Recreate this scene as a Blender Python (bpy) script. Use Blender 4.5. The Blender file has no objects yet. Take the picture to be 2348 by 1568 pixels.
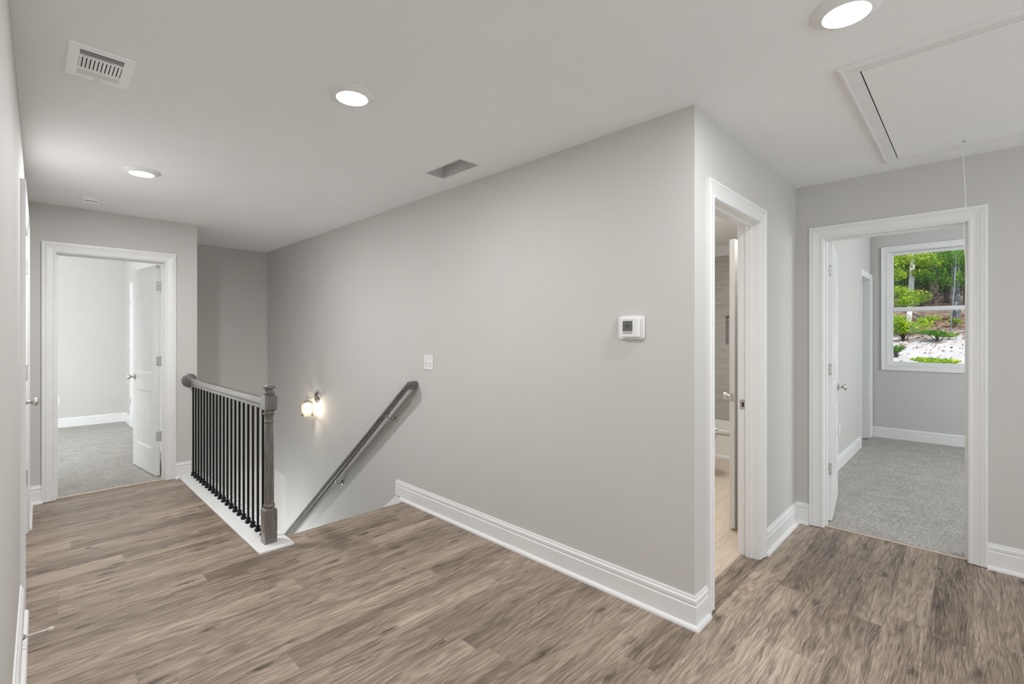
import bpy, bmesh, math, random
from mathutils import Matrix, Vector
import numpy as np

scene = bpy.context.scene
COL = scene.collection
random.seed(7)

# ------------------------------------------------------------------ camera
cam_d = bpy.data.cameras.new('camera')
cam = bpy.data.objects.new('camera', cam_d)
COL.objects.link(cam)
cam.location = (0, 0, 1.366)
cam.rotation_euler = (math.radians(90), 0, math.radians(44.33 - 90))
cam_d.sensor_width = 36
cam_d.lens = 36 * 1083 / 2348
cam_d.shift_y = -16 / 2348
cam_d.clip_start = 0.01
cam_d.clip_end = 200
scene.camera = cam

# ------------------------------------------------------------------ view, world, sun, area lights
vs = scene.view_settings
scene.display_settings.display_device = 'sRGB'
vs.view_transform = 'Standard'
vs.look = 'None'
vs.exposure = 0.10
vs.gamma = 1.0
vs.use_curve_mapping = False
scene.cycles.diffuse_bounces = 7
scene.cycles.max_bounces = 14
scene.cycles.transparent_max_bounces = 16

world = bpy.data.worlds.new('world')
scene.world = world
world.use_nodes = True
wn = world.node_tree.nodes
wn['Background'].inputs[0].default_value = (0.75, 0.87, 1.0, 1)
wn['Background'].inputs[1].default_value = 1.3


def light(name, kind, loc, energy, color=(1, 1, 1), size=1.0, size_y=None, to=None, shape=None, spread=None):
    d = bpy.data.lights.new(name, kind)
    d.energy = energy
    d.color = color
    if kind == 'AREA':
        d.shape = shape or ('RECTANGLE' if size_y else 'SQUARE')
        d.size = size
        if size_y:
            d.size_y = size_y
        if spread:
            d.spread = math.radians(spread)
    elif kind in ('POINT', 'SPOT'):
        d.shadow_soft_size = size
    o = bpy.data.objects.new(name, d)
    COL.objects.link(o)
    o.location = loc
    if to is not None:
        o.rotation_euler = Vector(to).to_track_quat('-Z', 'Y').to_euler()
    return o


sun = light('sun', 'SUN', (0, 0, 20), 6.6, (1.0, 0.95, 0.86), to=(0.62, 0.35, -0.78))
sun.data.angle = math.radians(0.8)
DAY = (0.91, 0.965, 1.0)
# daylight entering through the loft window behind the camera and the bedrooms' own windows
light('loft_daylight', 'AREA', (2.95, -2.93, 1.45), 21, DAY, 1.5, 1.4, to=(-0.15, 1, 0.6))
light('bedroom_daylight', 'AREA', (-1.7, 6.6, 1.5), 95, DAY, 1.5, 1.4, to=(0.26, 1, -0.28))
light('side_bedroom_daylight', 'AREA', (5.9, -2.4, 1.6), 57, DAY, 1.6, 1.4, to=(0, 1, 0))
light('stair_foot_daylight', 'AREA', (1.23, 5.52, -1.45), 18, DAY, 0.7, 1.1, to=(1, -0.25, 0.30))
light('bathroom_light', 'AREA', (3.6, 1.75, 2.42), 31, (1.0, 0.975, 0.945), 0.5, to=(0, 0, -1))

light('loft_side_fill', 'AREA', (0.02, -1.75, 1.45), 30, DAY, 1.3, 1.3, to=(1, 0.75, 0.75))  # added fill aimed at the stair wall; no window stands here

# ------------------------------------------------------------------ materials


def new_mat(name):
    m = bpy.data.materials.new(name)
    m.use_nodes = True
    nt = m.node_tree
    return m, nt, nt.nodes['Principled BSDF']


def srgb(r, g, b):
    f = lambda c: (c / 255 / 12.92) if c / 255 <= 0.04045 else ((c / 255 + 0.055) / 1.055) ** 2.4
    return (f(r), f(g), f(b), 1)


class N:
    """small helper for node trees"""

    def __init__(self, nt):
        self.nt = nt

    def add(self, kind, **kw):
        n = self.nt.nodes.new(kind)
        for k, v in kw.items():
            setattr(n, k, v)
        return n

    def link(self, a, b):
        self.nt.links.new(a, b)

    def math(self, op, a, b=None, c=None):
        n = self.add('ShaderNodeMath', operation=op)
        for i, v in enumerate((a, b, c)):
            if v is None:
                continue
            if isinstance(v, (int, float)):
                n.inputs[i].default_value = v
            else:
                self.link(v, n.inputs[i])
        return n.outputs[0]

    def comb(self, x, y, z):
        n = self.add('ShaderNodeCombineXYZ')
        for i, v in enumerate((x, y, z)):
            if isinstance(v, (int, float)):
                n.inputs[i].default_value = v
            else:
                self.link(v, n.inputs[i])
        return n.outputs[0]

    def noise(self, vec, scale=1.0, detail=4, rough=0.55, dist=0.0):
        n = self.add('ShaderNodeTexNoise')
        self.link(vec, n.inputs['Vector'])
        n.inputs['Scale'].default_value = scale
        n.inputs['Detail'].default_value = detail
        n.inputs['Roughness'].default_value = rough
        n.inputs['Distortion'].default_value = dist
        return n.outputs[0]

    def white(self, vec):
        n = self.add('ShaderNodeTexWhiteNoise')
        self.link(vec, n.inputs['Vector'])
        return n.outputs['Value']

    def ramp(self, fac, stops):
        n = self.add('ShaderNodeValToRGB')
        cr = n.color_ramp
        while len(cr.elements) < len(stops):
            cr.elements.new(0.5)
        for e, (p, c) in zip(cr.elements, stops):
            e.position = p
            e.color = c
        self.link(fac, n.inputs[0])
        return n.outputs[0]

    def mix(self, fac, a, b, blend='MIX'):
        n = self.add('ShaderNodeMix', data_type='RGBA', blend_type=blend)
        if isinstance(fac, (int, float)):
            n.inputs[0].default_value = fac
        else:
            self.link(fac, n.inputs[0])
        for sock, v in ((n.inputs[6], a), (n.inputs[7], b)):
            if isinstance(v, tuple):
                sock.default_value = v
            else:
                self.link(v, sock)
        return n.outputs[2]

    def bump(self, h, strength=0.2, dist=0.01):
        n = self.add('ShaderNodeBump')
        n.inputs['Strength'].default_value = strength
        n.inputs['Distance'].default_value = dist
        self.link(h, n.inputs['Height'])
        return n.outputs[0]

    def obj(self):
        return self.add('ShaderNodeTexCoord').outputs['Object']

    def sep(self, v):
        n = self.add('ShaderNodeSeparateXYZ')
        self.link(v, n.inputs[0])
        return n.outputs


def paint(name, col, rough=0.6, var=0.03, scale=3.0, bump=0.0, metallic=0.0, spec=0.5):
    m, nt, b = new_mat(name)
    n = N(nt)
    v = n.obj()
    f = n.noise(v, scale, 5)
    lo = tuple(c * (1 - var) for c in col[:3]) + (1,)
    hi = tuple(min(1, c * (1 + var)) for c in col[:3]) + (1,)
    c = n.ramp(f, [(0.3, lo), (0.7, hi)])
    n.link(c, b.inputs['Base Color'])
    b.inputs['Roughness'].default_value = rough
    b.inputs['Metallic'].default_value = metallic
    b.inputs['Specular IOR Level'].default_value = spec
    if bump:
        g = n.noise(v, 180, 2)
        n.link(n.bump(g, bump, 0.002), b.inputs['Normal'])
    return m


M = {}
M['wall'] = paint('wall_paint', (0.605, 0.594, 0.572, 1), 0.75, 0.012, 2.0, 0.06, spec=0.25)
M['ceiling'] = paint('ceiling_paint', (0.89, 0.895, 0.895, 1), 0.9, 0.01, 2.0, 0.1, spec=0.1)
M['trim'] = paint('trim_paint', (0.82, 0.82, 0.815, 1), 0.38, 0.015, 4.0)
M['door'] = paint('door_paint', (0.84, 0.84, 0.835, 1), 0.35, 0.015, 4.0)
M['plastic'] = paint('white_plastic', (0.82, 0.82, 0.81, 1), 0.35, 0.01, 9.0)
M['register'] = paint('register_enamel', (0.97, 0.97, 0.97, 1), 0.30, 0.01, 9.0)
M['porcelain'] = paint('white_porcelain', (0.80, 0.79, 0.76, 1), 0.12, 0.01, 3.0)
M['nickel'] = paint('brushed_nickel', (0.62, 0.60, 0.57, 1), 0.28, 0.06, 60.0, metallic=1.0)
M['satin'] = paint('satin_nickel', (0.66, 0.65, 0.63, 1), 0.40, 0.03, 60.0, metallic=0.6)
M['steel'] = paint('galvanized_steel', (0.70, 0.70, 0.69, 1), 0.5, 0.1, 25.0, metallic=0.3)
M['black'] = paint('black_iron', (0.004, 0.004, 0.0045, 1), 0.5, 0.1, 30.0, spec=0.25)
M['shaft'] = paint('shaft_board', (0.16, 0.14, 0.11, 1), 0.9, 0.1, 10.0)
M['dark'] = paint('dark_gap', (0.03, 0.03, 0.03, 1), 0.8, 0.1, 10.0)
M['rubber'] = paint('cream_rubber', (0.68, 0.64, 0.57, 1), 0.6, 0.03, 20.0)
M['screen'] = paint('grey_screen', (0.13, 0.14, 0.125, 1), 0.2, 0.05, 30.0)
M['button'] = paint('grey_button', (0.42, 0.42, 0.41, 1), 0.5, 0.05, 30.0)
M['sun_blocker'] = paint('sun_blocker_grey', (0.2, 0.2, 0.2, 1), 0.9, 0.05, 5.0)
M['siding'] = paint('siding_paint', (0.6, 0.6, 0.58, 1), 0.7, 0.03, 5.0)
M['metal_strip'] = paint('threshold_strip', (0.72, 0.62, 0.52, 1), 0.35, 0.05, 40.0, metallic=0.3)


def plank_material(name, width, length, dark, mid, light_, rough=0.42, knots=1.0, contrast=1.0):
    m, nt, b = new_mat(name)
    n = N(nt)
    sx, sy, sz = n.sep(n.obj())
    yw = n.math('DIVIDE', sy, width)
    row = n.math('FLOOR', yw)
    rr = n.white(n.comb(row, 3.7, 1.3))
    xl = n.math('ADD', n.math('DIVIDE', sx, length), n.math('MULTIPLY', rr, 7.0))
    colm = n.math('FLOOR', xl)
    pr = n.white(n.comb(row, colm, 5.1))
    pr2 = n.white(n.comb(row, colm, 9.4))
    off = n.math('MULTIPLY', pr, 60.0)
    off2 = n.math('MULTIPLY', pr2, 40.0)
    gx = n.math('ADD', sx, off)
    gy = n.math('ADD', sy, off2)

    def field(fx, fy_, seed, detail=4, rough_=0.6, dist=0.0, y=None):
        return n.noise(n.comb(n.math('MULTIPLY', gx, fx), n.math('MULTIPLY', y if y is not None else gy, fy_), seed), 1.0, detail, rough_, dist)

    wob = n.math('MULTIPLY', n.math('SUBTRACT', field(1.6, 7.0, off, 3), 0.5), 0.07)
    gyw = n.math('ADD', gy, wob)
    broad = field(1.1, 7.0, off2, 3, 0.5, y=gyw)
    drift = field(1.7, 20.0, off2, 5, 0.66, 0.3, y=gyw)
    grain = field(5.0, 210.0, off, 4, 0.65, y=gyw)
    fine = field(12.0, 560.0, off2, 3, 0.6, y=gyw)
    ringf = field(1.1, 7.5, off, 2, 0.35, y=gyw)
    rings = n.math('SINE', n.math('MULTIPLY', ringf, 95.0))
    t = n.math('MULTIPLY', n.math('SUBTRACT', broad, 0.5), 0.48)
    t = n.math('ADD', t, n.math('MULTIPLY', n.math('SUBTRACT', drift, 0.5), 0.36))
    t = n.math('ADD', t, n.math('MULTIPLY', n.math('SUBTRACT', grain, 0.5), 0.72))
    t = n.math('ADD', t, n.math('MULTIPLY', n.math('SUBTRACT', fine, 0.5), 0.80))
    t = n.math('ADD', t, n.math('MULTIPLY', n.math('SUBTRACT', pr, 0.5), 0.11))
    t = n.math('ADD', t, n.math('MULTIPLY', rings, 0.045))
    t = n.math('ADD', n.math('MULTIPLY', t, contrast), 0.5)
    base = n.ramp(t, [(0.27, dark), (0.50, mid), (0.73, light_)])
    deep = tuple(c * 0.36 for c in dark[:3]) + (1,)
    colr = base
    if knots:
        # smoky dark dashes along the grain
        dash = field(3.2, 48.0, off, 5, 0.68, 0.8, y=gyw)
        patch = field(1.3, 7.0, off2, 2, 0.5)
        dk = n.ramp(n.math('ADD', n.math('MULTIPLY', dash, 0.7), n.math('MULTIPLY', patch, 0.3)), [(0.545, (0, 0, 0, 1)), (0.635, (1, 1, 1, 1))])
        colr = n.mix(n.math('MULTIPLY', dk, 0.55 * knots), colr, deep)
        # hairline cracks
        cr = n.math('ABSOLUTE', n.math('SUBTRACT', field(0.8, 11.0, off2, 3, 0.5, 0.4, y=gyw), 0.5))
        ck = n.math('MULTIPLY', n.ramp(cr, [(0.0035, (1, 1, 1, 1)), (0.0085, (0, 0, 0, 1))]), n.ramp(field(1.9, 5.0, off, 2), [(0.55, (0, 0, 0, 1)), (0.63, (1, 1, 1, 1))]))
        colr = n.mix(n.math('MULTIPLY', ck, 0.75 * knots), colr, deep)
        # scattered knots with ragged outline
        kv = n.add('ShaderNodeTexVoronoi', voronoi_dimensions='2D')
        n.link(n.comb(n.math('MULTIPLY', gx, 1.9), n.math('MULTIPLY', gy, 6.0), 0.0), kv.inputs['Vector'])
        kv.inputs['Scale'].default_value = 1.0
        kr, kg, kb = n.sep(kv.outputs['Color'])
        rag = n.math('MULTIPLY', n.math('SUBTRACT', field(26.0, 60.0, off, 4, 0.7), 0.5), 0.34)
        kd = n.math('ADD', n.math('ADD', kv.outputs['Distance'], rag), n.math('MULTIPLY', n.math('LESS_THAN', kr, 0.45), 1.0))
        kn = n.ramp(kd, [(0.02, (1, 1, 1, 1)), (0.12, (0, 0, 0, 1))])
        colr = n.mix(n.math('MULTIPLY', kn, 0.72 * knots), colr, deep)
    else:
        dash = grain
    fy = n.math('FRACT', yw)
    fx = n.math('FRACT', xl)
    ey = n.math('MINIMUM', fy, n.math('SUBTRACT', 1.0, fy))
    ex = n.math('MINIMUM', fx, n.math('SUBTRACT', 1.0, fx))
    sy_ = n.math('LESS_THAN', ey, 0.0006 / width)
    sx_ = n.math('LESS_THAN', ex, 0.0006 / length)
    seam = n.math('MAXIMUM', sy_, sx_)
    colr = n.mix(n.math('MULTIPLY', seam, 0.45), colr, deep)
    n.link(colr, b.inputs['Base Color'])
    rg = n.math('ADD', n.math('MULTIPLY', grain, 0.2), rough - 0.1)
    n.link(rg, b.inputs['Roughness'])
    b.inputs['Specular IOR Level'].default_value = 0.45
    hgt = n.math('SUBTRACT', n.math('ADD', n.math('MULTIPLY', grain, 0.5), n.math('MULTIPLY', dash, -0.3)), n.math('MULTIPLY', seam, 0.8))
    n.link(n.bump(hgt, 0.22, 0.0015), b.inputs['Normal'])
    return m


M['floor'] = plank_material('vinyl_plank', 0.152, 1.22, (0.105, 0.080, 0.062, 1), (0.278, 0.214, 0.164, 1), (0.51, 0.414, 0.332, 1), rough=0.40)
M['bathfloor'] = plank_material('pale_wood_tile', 0.152, 0.92, (0.46, 0.37, 0.28, 1), (0.57, 0.48, 0.38, 1), (0.66, 0.57, 0.47, 1), rough=0.35, knots=0, contrast=0.8)


def wood_stain(name, dark, light_, axis=(6, 60, 60), rough=0.4, coat=1.0):
    m, nt, b = new_mat(name)
    n = N(nt)
    sx, sy, sz = n.sep(n.obj())
    v = n.comb(n.math('MULTIPLY', sx, axis[0]), n.math('MULTIPLY', sy, axis[1]), n.math('MULTIPLY', sz, axis[2]))
    g = n.noise(v, 1.0, 5, 0.62, 0.5)
    c = n.ramp(g, [(0.3, dark), (0.7, light_)])
    n.link(c, b.inputs['Base Color'])
    b.inputs['Roughness'].default_value = rough
    b.inputs['Coat Weight'].default_value = coat
    b.inputs['Coat IOR'].default_value = 1.6
    b.inputs['Coat Roughness'].default_value = 0.16
    n.link(n.bump(g, 0.12, 0.002), b.inputs['Normal'])
    return m


GD, GL = (0.075, 0.066, 0.058, 1), (0.185, 0.165, 0.148, 1)
M['newel'] = wood_stain('grey_stained_wood_upright', GD, GL, (70, 70, 6), 0.45)
M['rail'] = wood_stain('grey_stained_wood_rail', GD, (0.20, 0.185, 0.17, 1), (70, 6, 60), 0.33)
M['wallrail'] = wood_stain('grey_stained_wood_handrail', (0.085, 0.076, 0.068, 1), (0.21, 0.195, 0.18, 1), (70, 7, 50), 0.45, 0.15)


def carpet_material(name, lo, hi):
    m, nt, b = new_mat(name)
    n = N(nt)
    v = n.obj()
    sx, sy, sz = n.sep(v)
    a = n.noise(v, 95, 4, 0.7, 0.4)
    c2 = n.noise(n.comb(n.math('MULTIPLY', sx, 30.0), n.math('MULTIPLY', sy, 55.0), sz), 1.0, 4, 0.65, 0.8)
    big = n.noise(v, 6, 3)
    t = n.math('ADD', n.math('ADD', n.math('MULTIPLY', a, 0.5), n.math('MULTIPLY', c2, 0.4)), n.math('MULTIPLY', big, 0.15))
    col = n.ramp(t, [(0.38, lo), (0.66, hi)])
    n.link(col, b.inputs['Base Color'])
    b.inputs['Roughness'].default_value = 1.0
    b.inputs['Specular IOR Level'].default_value = 0.05
    h = n.math('ADD', n.math('MULTIPLY', a, 0.6), n.math('MULTIPLY', c2, 0.6))
    n.link(n.bump(h, 0.9, 0.012), b.inputs['Normal'])
    return m


M['carpet'] = carpet_material('grey_carpet', (0.27, 0.25, 0.23, 1), (0.70, 0.67, 0.63, 1))


def tile_wall_material():
    m, nt, b = new_mat('grey_stone_tile')
    n = N(nt)
    sx, sy, sz = n.sep(n.obj())
    rw = n.math('DIVIDE', sz, 0.152)
    row = n.math('FLOOR', rw)
    rnd = n.white(n.comb(row, 2.0, 4.0))
    half = n.math('MULTIPLY', n.math('FRACT', n.math('MULTIPLY', row, 0.5)), 0.6)
    cl = n.math('ADD', n.math('DIVIDE', sy, 0.6), half)
    v = n.comb(n.math('MULTIPLY', sx, 3.0), n.math('ADD', n.math('MULTIPLY', sy, 3.0), n.math('MULTIPLY', rnd, 30.0)), n.math('MULTIPLY', sz, 26.0))
    g = n.noise(v, 1.0, 5, 0.6, 0.6)
    c = n.ramp(g, [(0.25, (0.40, 0.385, 0.365, 1)), (0.75, (0.60, 0.58, 0.555, 1))])
    f = n.math('FRACT', rw)
    fy = n.math('FRACT', cl)
    s = n.math('MAXIMUM', n.math('LESS_THAN', f, 0.010), n.math('MULTIPLY', n.math('LESS_THAN', fy, 0.003), 0.15))
    c = n.mix(n.math('MULTIPLY', s, 0.6), c, (0.16, 0.15, 0.14, 1))
    n.link(c, b.inputs['Base Color'])
    b.inputs['Roughness'].default_value = 0.35
    return m


M['tile'] = tile_wall_material()


def emission(name, col, strength):
    m = bpy.data.materials.new(name)
    m.use_nodes = True
    nt = m.node_tree
    nt.nodes.clear()
    e = nt.nodes.new('ShaderNodeEmission')
    e.inputs[0].default_value = col
    e.inputs[1].default_value = strength
    o = nt.nodes.new('ShaderNodeOutputMaterial')
    nt.links.new(e.outputs[0], o.inputs[0])
    return m


M['lens'] = emission('lit_lens', (1, 0.98, 0.95, 1), 14.0)
M['bulb'] = emission('lit_bulb', (1, 0.90, 0.75, 1), 60.0)


def glass_pane(name, tint=(1, 1, 1, 1), seeded=False):
    m = bpy.data.materials.new(name)
    m.use_nodes = True
    nt = m.node_tree
    nt.nodes.clear()
    n = N(nt)
    t = n.add('ShaderNodeBsdfTransparent')
    t.inputs[0].default_value = tint
    g = n.add('ShaderNodeBsdfGlossy')
    g.inputs['Roughness'].default_value = 0.02
    fr = n.add('ShaderNodeFresnel')
    fr.inputs[0].default_value = 1.45
    mx = n.add('ShaderNodeMixShader')
    if seeded:
        v = n.obj()
        s = n.noise(v, 90, 3, 0.6)
        sd = n.ramp(s, [(0.52, (0, 0, 0, 1)), (0.68, (1, 1, 1, 1))])
        d = n.add('ShaderNodeBsdfTranslucent')
        d.inputs[0].default_value = (0.95, 0.86, 0.72, 1)
        m2 = n.add('ShaderNodeMixShader')
        n.link(n.math('ADD', n.math('MULTIPLY', sd, 0.32), 0.05), m2.inputs[0])
        n.link(t.outputs[0], m2.inputs[1])
        n.link(d.outputs[0], m2.inputs[2])
        first = m2.outputs[0]
        n.link(n.bump(s, 0.5, 0.004), g.inputs['Normal'])
    else:
        first = t.outputs[0]
    n.link(fr.outputs[0], mx.inputs[0])
    n.link(first, mx.inputs[1])
    n.link(g.outputs[0], mx.inputs[2])
    o = n.add('ShaderNodeOutputMaterial')
    n.link(mx.outputs[0], o.inputs[0])
    return m


M['glass'] = glass_pane('window_glass')
M['seeded'] = glass_pane('seeded_glass', (1, 0.97, 0.92, 1), True)


def leaf_material(name, a, c_, d):
    m = bpy.data.materials.new(name)
    m.use_nodes = True
    nt = m.node_tree
    nt.nodes.clear()
    n = N(nt)
    v = n.obj()
    f = n.noise(v, 7.0, 3)
    f2 = n.noise(v, 0.9, 2)
    t = n.math('ADD', n.math('MULTIPLY', f, 0.6), n.math('MULTIPLY', f2, 0.4))
    col = n.ramp(t, [(0.34, a), (0.5, c_), (0.66, d)])
    df = n.add('ShaderNodeBsdfDiffuse')
    tr = n.add('ShaderNodeBsdfTranslucent')
    n.link(col, df.inputs[0])
    n.link(col, tr.inputs[0])
    mx = n.add('ShaderNodeMixShader')
    mx.inputs[0].default_value = 0.4
    n.link(df.outputs[0], mx.inputs[1])
    n.link(tr.outputs[0], mx.inputs[2])
    o = n.add('ShaderNodeOutputMaterial')
    n.link(mx.outputs[0], o.inputs[0])
    return m


M['leaf_lime'] = leaf_material('lime_leaf', (0.07, 0.17, 0.012, 1), (0.26, 0.42, 0.03, 1), (0.62, 0.66, 0.08, 1))
M['leaf_green'] = leaf_material('green_leaf', (0.02, 0.07, 0.01, 1), (0.07, 0.20, 0.02, 1), (0.25, 0.40, 0.06, 1))
M['leaf_dark'] = leaf_material('dark_leaf', (0.012, 0.035, 0.008, 1), (0.03, 0.08, 0.015, 1), (0.16, 0.20, 0.05, 1))
M['leaf_brown'] = leaf_material('dry_leaf', (0.06, 0.03, 0.015, 1), (0.18, 0.09, 0.04, 1), (0.45, 0.27, 0.13, 1))


def bark_material(name, lo, hi):
    m, nt, b = new_mat(name)
    n = N(nt)
    sx, sy, sz = n.sep(n.obj())
    v = n.comb(n.math('MULTIPLY', sx, 9.0), n.math('MULTIPLY', sy, 9.0), n.math('MULTIPLY', sz, 3.0))
    g = n.noise(v, 1.0, 5, 0.65)
    n.link(n.ramp(g, [(0.35, lo), (0.65, hi)]), b.inputs['Base Color'])
    b.inputs['Roughness'].default_value = 0.9
    return m


M['bark_pale'] = bark_material('pale_bark', (0.36, 0.36, 0.37, 1), (0.72, 0.71, 0.70, 1))
M['bark_grey'] = bark_material('grey_bark', (0.05, 0.055, 0.06, 1), (0.20, 0.215, 0.23, 1))
M['bark_dark'] = bark_material('dark_bark', (0.03, 0.022, 0.018, 1), (0.10, 0.075, 0.06, 1))


def hillside_material():
    m, nt, b = new_mat('hillside_soil')
    n = N(nt)
    v = n.obj()
    sx, sy, sz = n.sep(v)
    f = n.noise(v, 2.0, 5, 0.65)
    pale = n.ramp(f, [(0.35, (0.30, 0.29, 0.305, 1)), (0.6, (0.36, 0.35, 0.365, 1))])
    f2 = n.noise(v, 5.0, 5, 0.7)
    litter = n.ramp(f2, [(0.32, (0.035, 0.024, 0.016, 1)), (0.52, (0.13, 0.085, 0.06, 1)), (0.7, (0.34, 0.25, 0.20, 1))])
    edge = n.math('ADD', n.math('ADD', sx, n.math('MULTIPLY', sy, 0.55)), n.math('MULTIPLY', n.math('SUBTRACT', n.noise(v, 0.9, 4), 0.5), 3.0))
    k = n.ramp(n.math('DIVIDE', edge, 40.0), [(0.420, (0, 0, 0, 1)), (0.455, (1, 1, 1, 1))])
    n.link(n.mix(k, pale, litter), b.inputs['Base Color'])
    b.inputs['Roughness'].default_value = 1.0
    n.link(n.bump(f2, 0.5, 0.05), b.inputs['Normal'])
    return m


M['hill'] = hillside_material()

# ------------------------------------------------------------------ mesh helpers


def box(bm, x0, x1, y0, y1, z0, z1, mtx=None):
    ps = [(x0, y0, z0), (x1, y0, z0), (x1, y1, z0), (x0, y1, z0), (x0, y0, z1), (x1, y0, z1), (x1, y1, z1), (x0, y1, z1)]
    vs_ = [bm.verts.new(mtx @ Vector(p) if mtx else p) for p in ps]
    for f in ((0, 3, 2, 1), (4, 5, 6, 7), (0, 1, 5, 4), (1, 2, 6, 5), (2, 3, 7, 6), (3, 0, 4, 7)):
        bm.faces.new([vs_[i] for i in f])
    return vs_


def bbox_bevel(bm, vs_, r, seg=2):
    es = set()
    for v in vs_:
        for e in v.link_edges:
            es.add(e)
    bmesh.ops.bevel(bm, geom=list(es), offset=r, segments=seg, profile=0.5, affect='EDGES', clamp_overlap=True)


def lathe(bm, prof, mtx=None, seg=32, cap=True):
    """profile of (radius, height) turned about local z"""
    rings = []
    for r, z in prof:
        if r < 1e-6:
            p = Vector((0, 0, z))
            rings.append([bm.verts.new(mtx @ p if mtx else p)])
        else:
            ring = []
            for i in range(seg):
                a = 2 * math.pi * i / seg
                p = Vector((r * math.cos(a), r * math.sin(a), z))
                ring.append(bm.verts.new(mtx @ p if mtx else p))
            rings.append(ring)
    for A, B in zip(rings, rings[1:]):
        for i in range(seg):
            j = (i + 1) % seg
            if len(A) == 1 and len(B) == 1:
                continue
            if len(A) == 1:
                bm.faces.new((A[0], B[i], B[j]))
            elif len(B) == 1:
                bm.faces.new((A[i], A[j], B[0]))
            else:
                bm.faces.new((A[i], A[j], B[j], B[i]))
    if cap:
        if len(rings[0]) > 1:
            bm.faces.new(list(reversed(rings[0])))
        if len(rings[-1]) > 1:
            bm.faces.new(rings[-1])


def tube(bm, pts, r, seg=12):
    pts = [Vector(p) for p in pts]
    rs = r if isinstance(r, (list, tuple)) else [r] * len(pts)
    rings = []
    up = Vector((0.03, 0.07, 1)).normalized()
    for i, p in enumerate(pts):
        if i == 0:
            d = pts[1] - p
        elif i == len(pts) - 1:
            d = p - pts[i - 1]
        else:
            d = (pts[i + 1] - p).normalized() + (p - pts[i - 1]).normalized()
        d.normalize()
        a = d.cross(up)
        if a.length < 0.05:
            a = d.cross(Vector((1, 0.1, 0)))
        a.normalize()
        b = d.cross(a)
        rings.append([bm.verts.new(p + (a * math.cos(t) + b * math.sin(t)) * rs[i]) for t in (2 * math.pi * k / seg for k in range(seg))])
    for A, B in zip(rings, rings[1:]):
        for i in range(seg):
            j = (i + 1) % seg
            bm.faces.new((A[i], A[j], B[j], B[i]))
    bm.faces.new(rings[0])
    bm.faces.new(list(reversed(rings[-1])))


def prism(bm, poly, fn, t0, t1):
    A = [bm.verts.new(fn(a, b, t0)) for a, b in poly]
    B = [bm.verts.new(fn(a, b, t1)) for a, b in poly]
    k = len(poly)
    bm.faces.new(A)
    bm.faces.new(list(reversed(B)))
    for i in range(k):
        j = (i + 1) % k
        bm.faces.new((A[j], A[i], B[i], B[j]))


def sweep(bm, path, prof, side=1, z0=0.0, mtx=None):
    """profile of (offset from wall, height) carried along a floor path with mitred corners; side +1 = left of travel"""
    P = [Vector((p[0], p[1])) for p in path]
    rings = []
    for i, p in enumerate(P):
        dirs = []
        if i > 0:
            dirs.append((p - P[i - 1]).normalized())
        if i < len(P) - 1:
            dirs.append((P[i + 1] - p).normalized())
        ns = [Vector((-d.y, d.x)) * side for d in dirs]
        nrm = ns[0] if len(ns) == 1 else (ns[0] + ns[1]) / (1 + ns[0].dot(ns[1]))
        ring = []
        for o, z in prof:
            q = p + nrm * o
            v = Vector((q.x, q.y, z + z0))
            ring.append(bm.verts.new(mtx @ v if mtx else v))
        rings.append(ring)
    k = len(prof)
    for A, B in zip(rings, rings[1:]):
        for i in range(k):
            j = (i + 1) % k
            bm.faces.new((A[i], A[j], B[j], B[i]))
    bm.faces.new(rings[0])
    bm.faces.new(list(reversed(rings[-1])))


def finish(bm):
    bmesh.ops.recalc_face_normals(bm, faces=bm.faces[:])


def obj(name, bm, mat, parent=None, smooth=False, bevel=0.0, loc=None, angle=35):
    finish(bm)
    me = bpy.data.meshes.new(name)
    bm.to_mesh(me)
    bm.free()
    o = bpy.data.objects.new(name, me)
    COL.objects.link(o)
    if mat is not None:
        me.materials.append(mat)
    if parent is not None:
        o.parent = parent
    if loc is not None:
        o.location = loc
    if smooth:
        for p in me.polygons:
            p.use_smooth = True
        try:
            me.set_sharp_from_angle(angle=math.radians(angle))
        except Exception:
            pass
    if bevel:
        md = o.modifiers.new('bevel', 'BEVEL')
        md.width = bevel
        md.segments = 2
        md.limit_method = 'ANGLE'
        md.angle_limit = math.radians(40)
    return o


def tag(o, label=None, cat=None, group=None, kind=None):
    if label:
        o['label'] = label
    if cat:
        o['category'] = cat
    if group:
        o['group'] = group
    if kind:
        o['kind'] = kind
    return o


def thing(name, label, cat, loc=(0, 0, 0), rz=0.0, group=None, kind=None):
    o = bpy.data.objects.new(name, None)
    o.empty_display_size = 0.1
    COL.objects.link(o)
    o.location = loc
    o.rotation_euler = (0, 0, rz)
    return tag(o, label, cat, group, kind)


def struct(name, bm, mat, label, cat, **kw):
    return tag(obj(name, bm, mat, **kw), label, cat, kind='structure')


def boxes(*bs, mtx=None):
    bm = bmesh.new()
    for b in bs:
        box(bm, *b, mtx=mtx)
    return bm


def dup(root):
    r = root.copy()
    COL.objects.link(r)
    for ch in root.children:
        c = ch.copy()
        COL.objects.link(c)
        c.parent = r
        for g in ch.children:
            d = g.copy()
            COL.objects.link(d)
            d.parent = c
    return r


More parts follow.
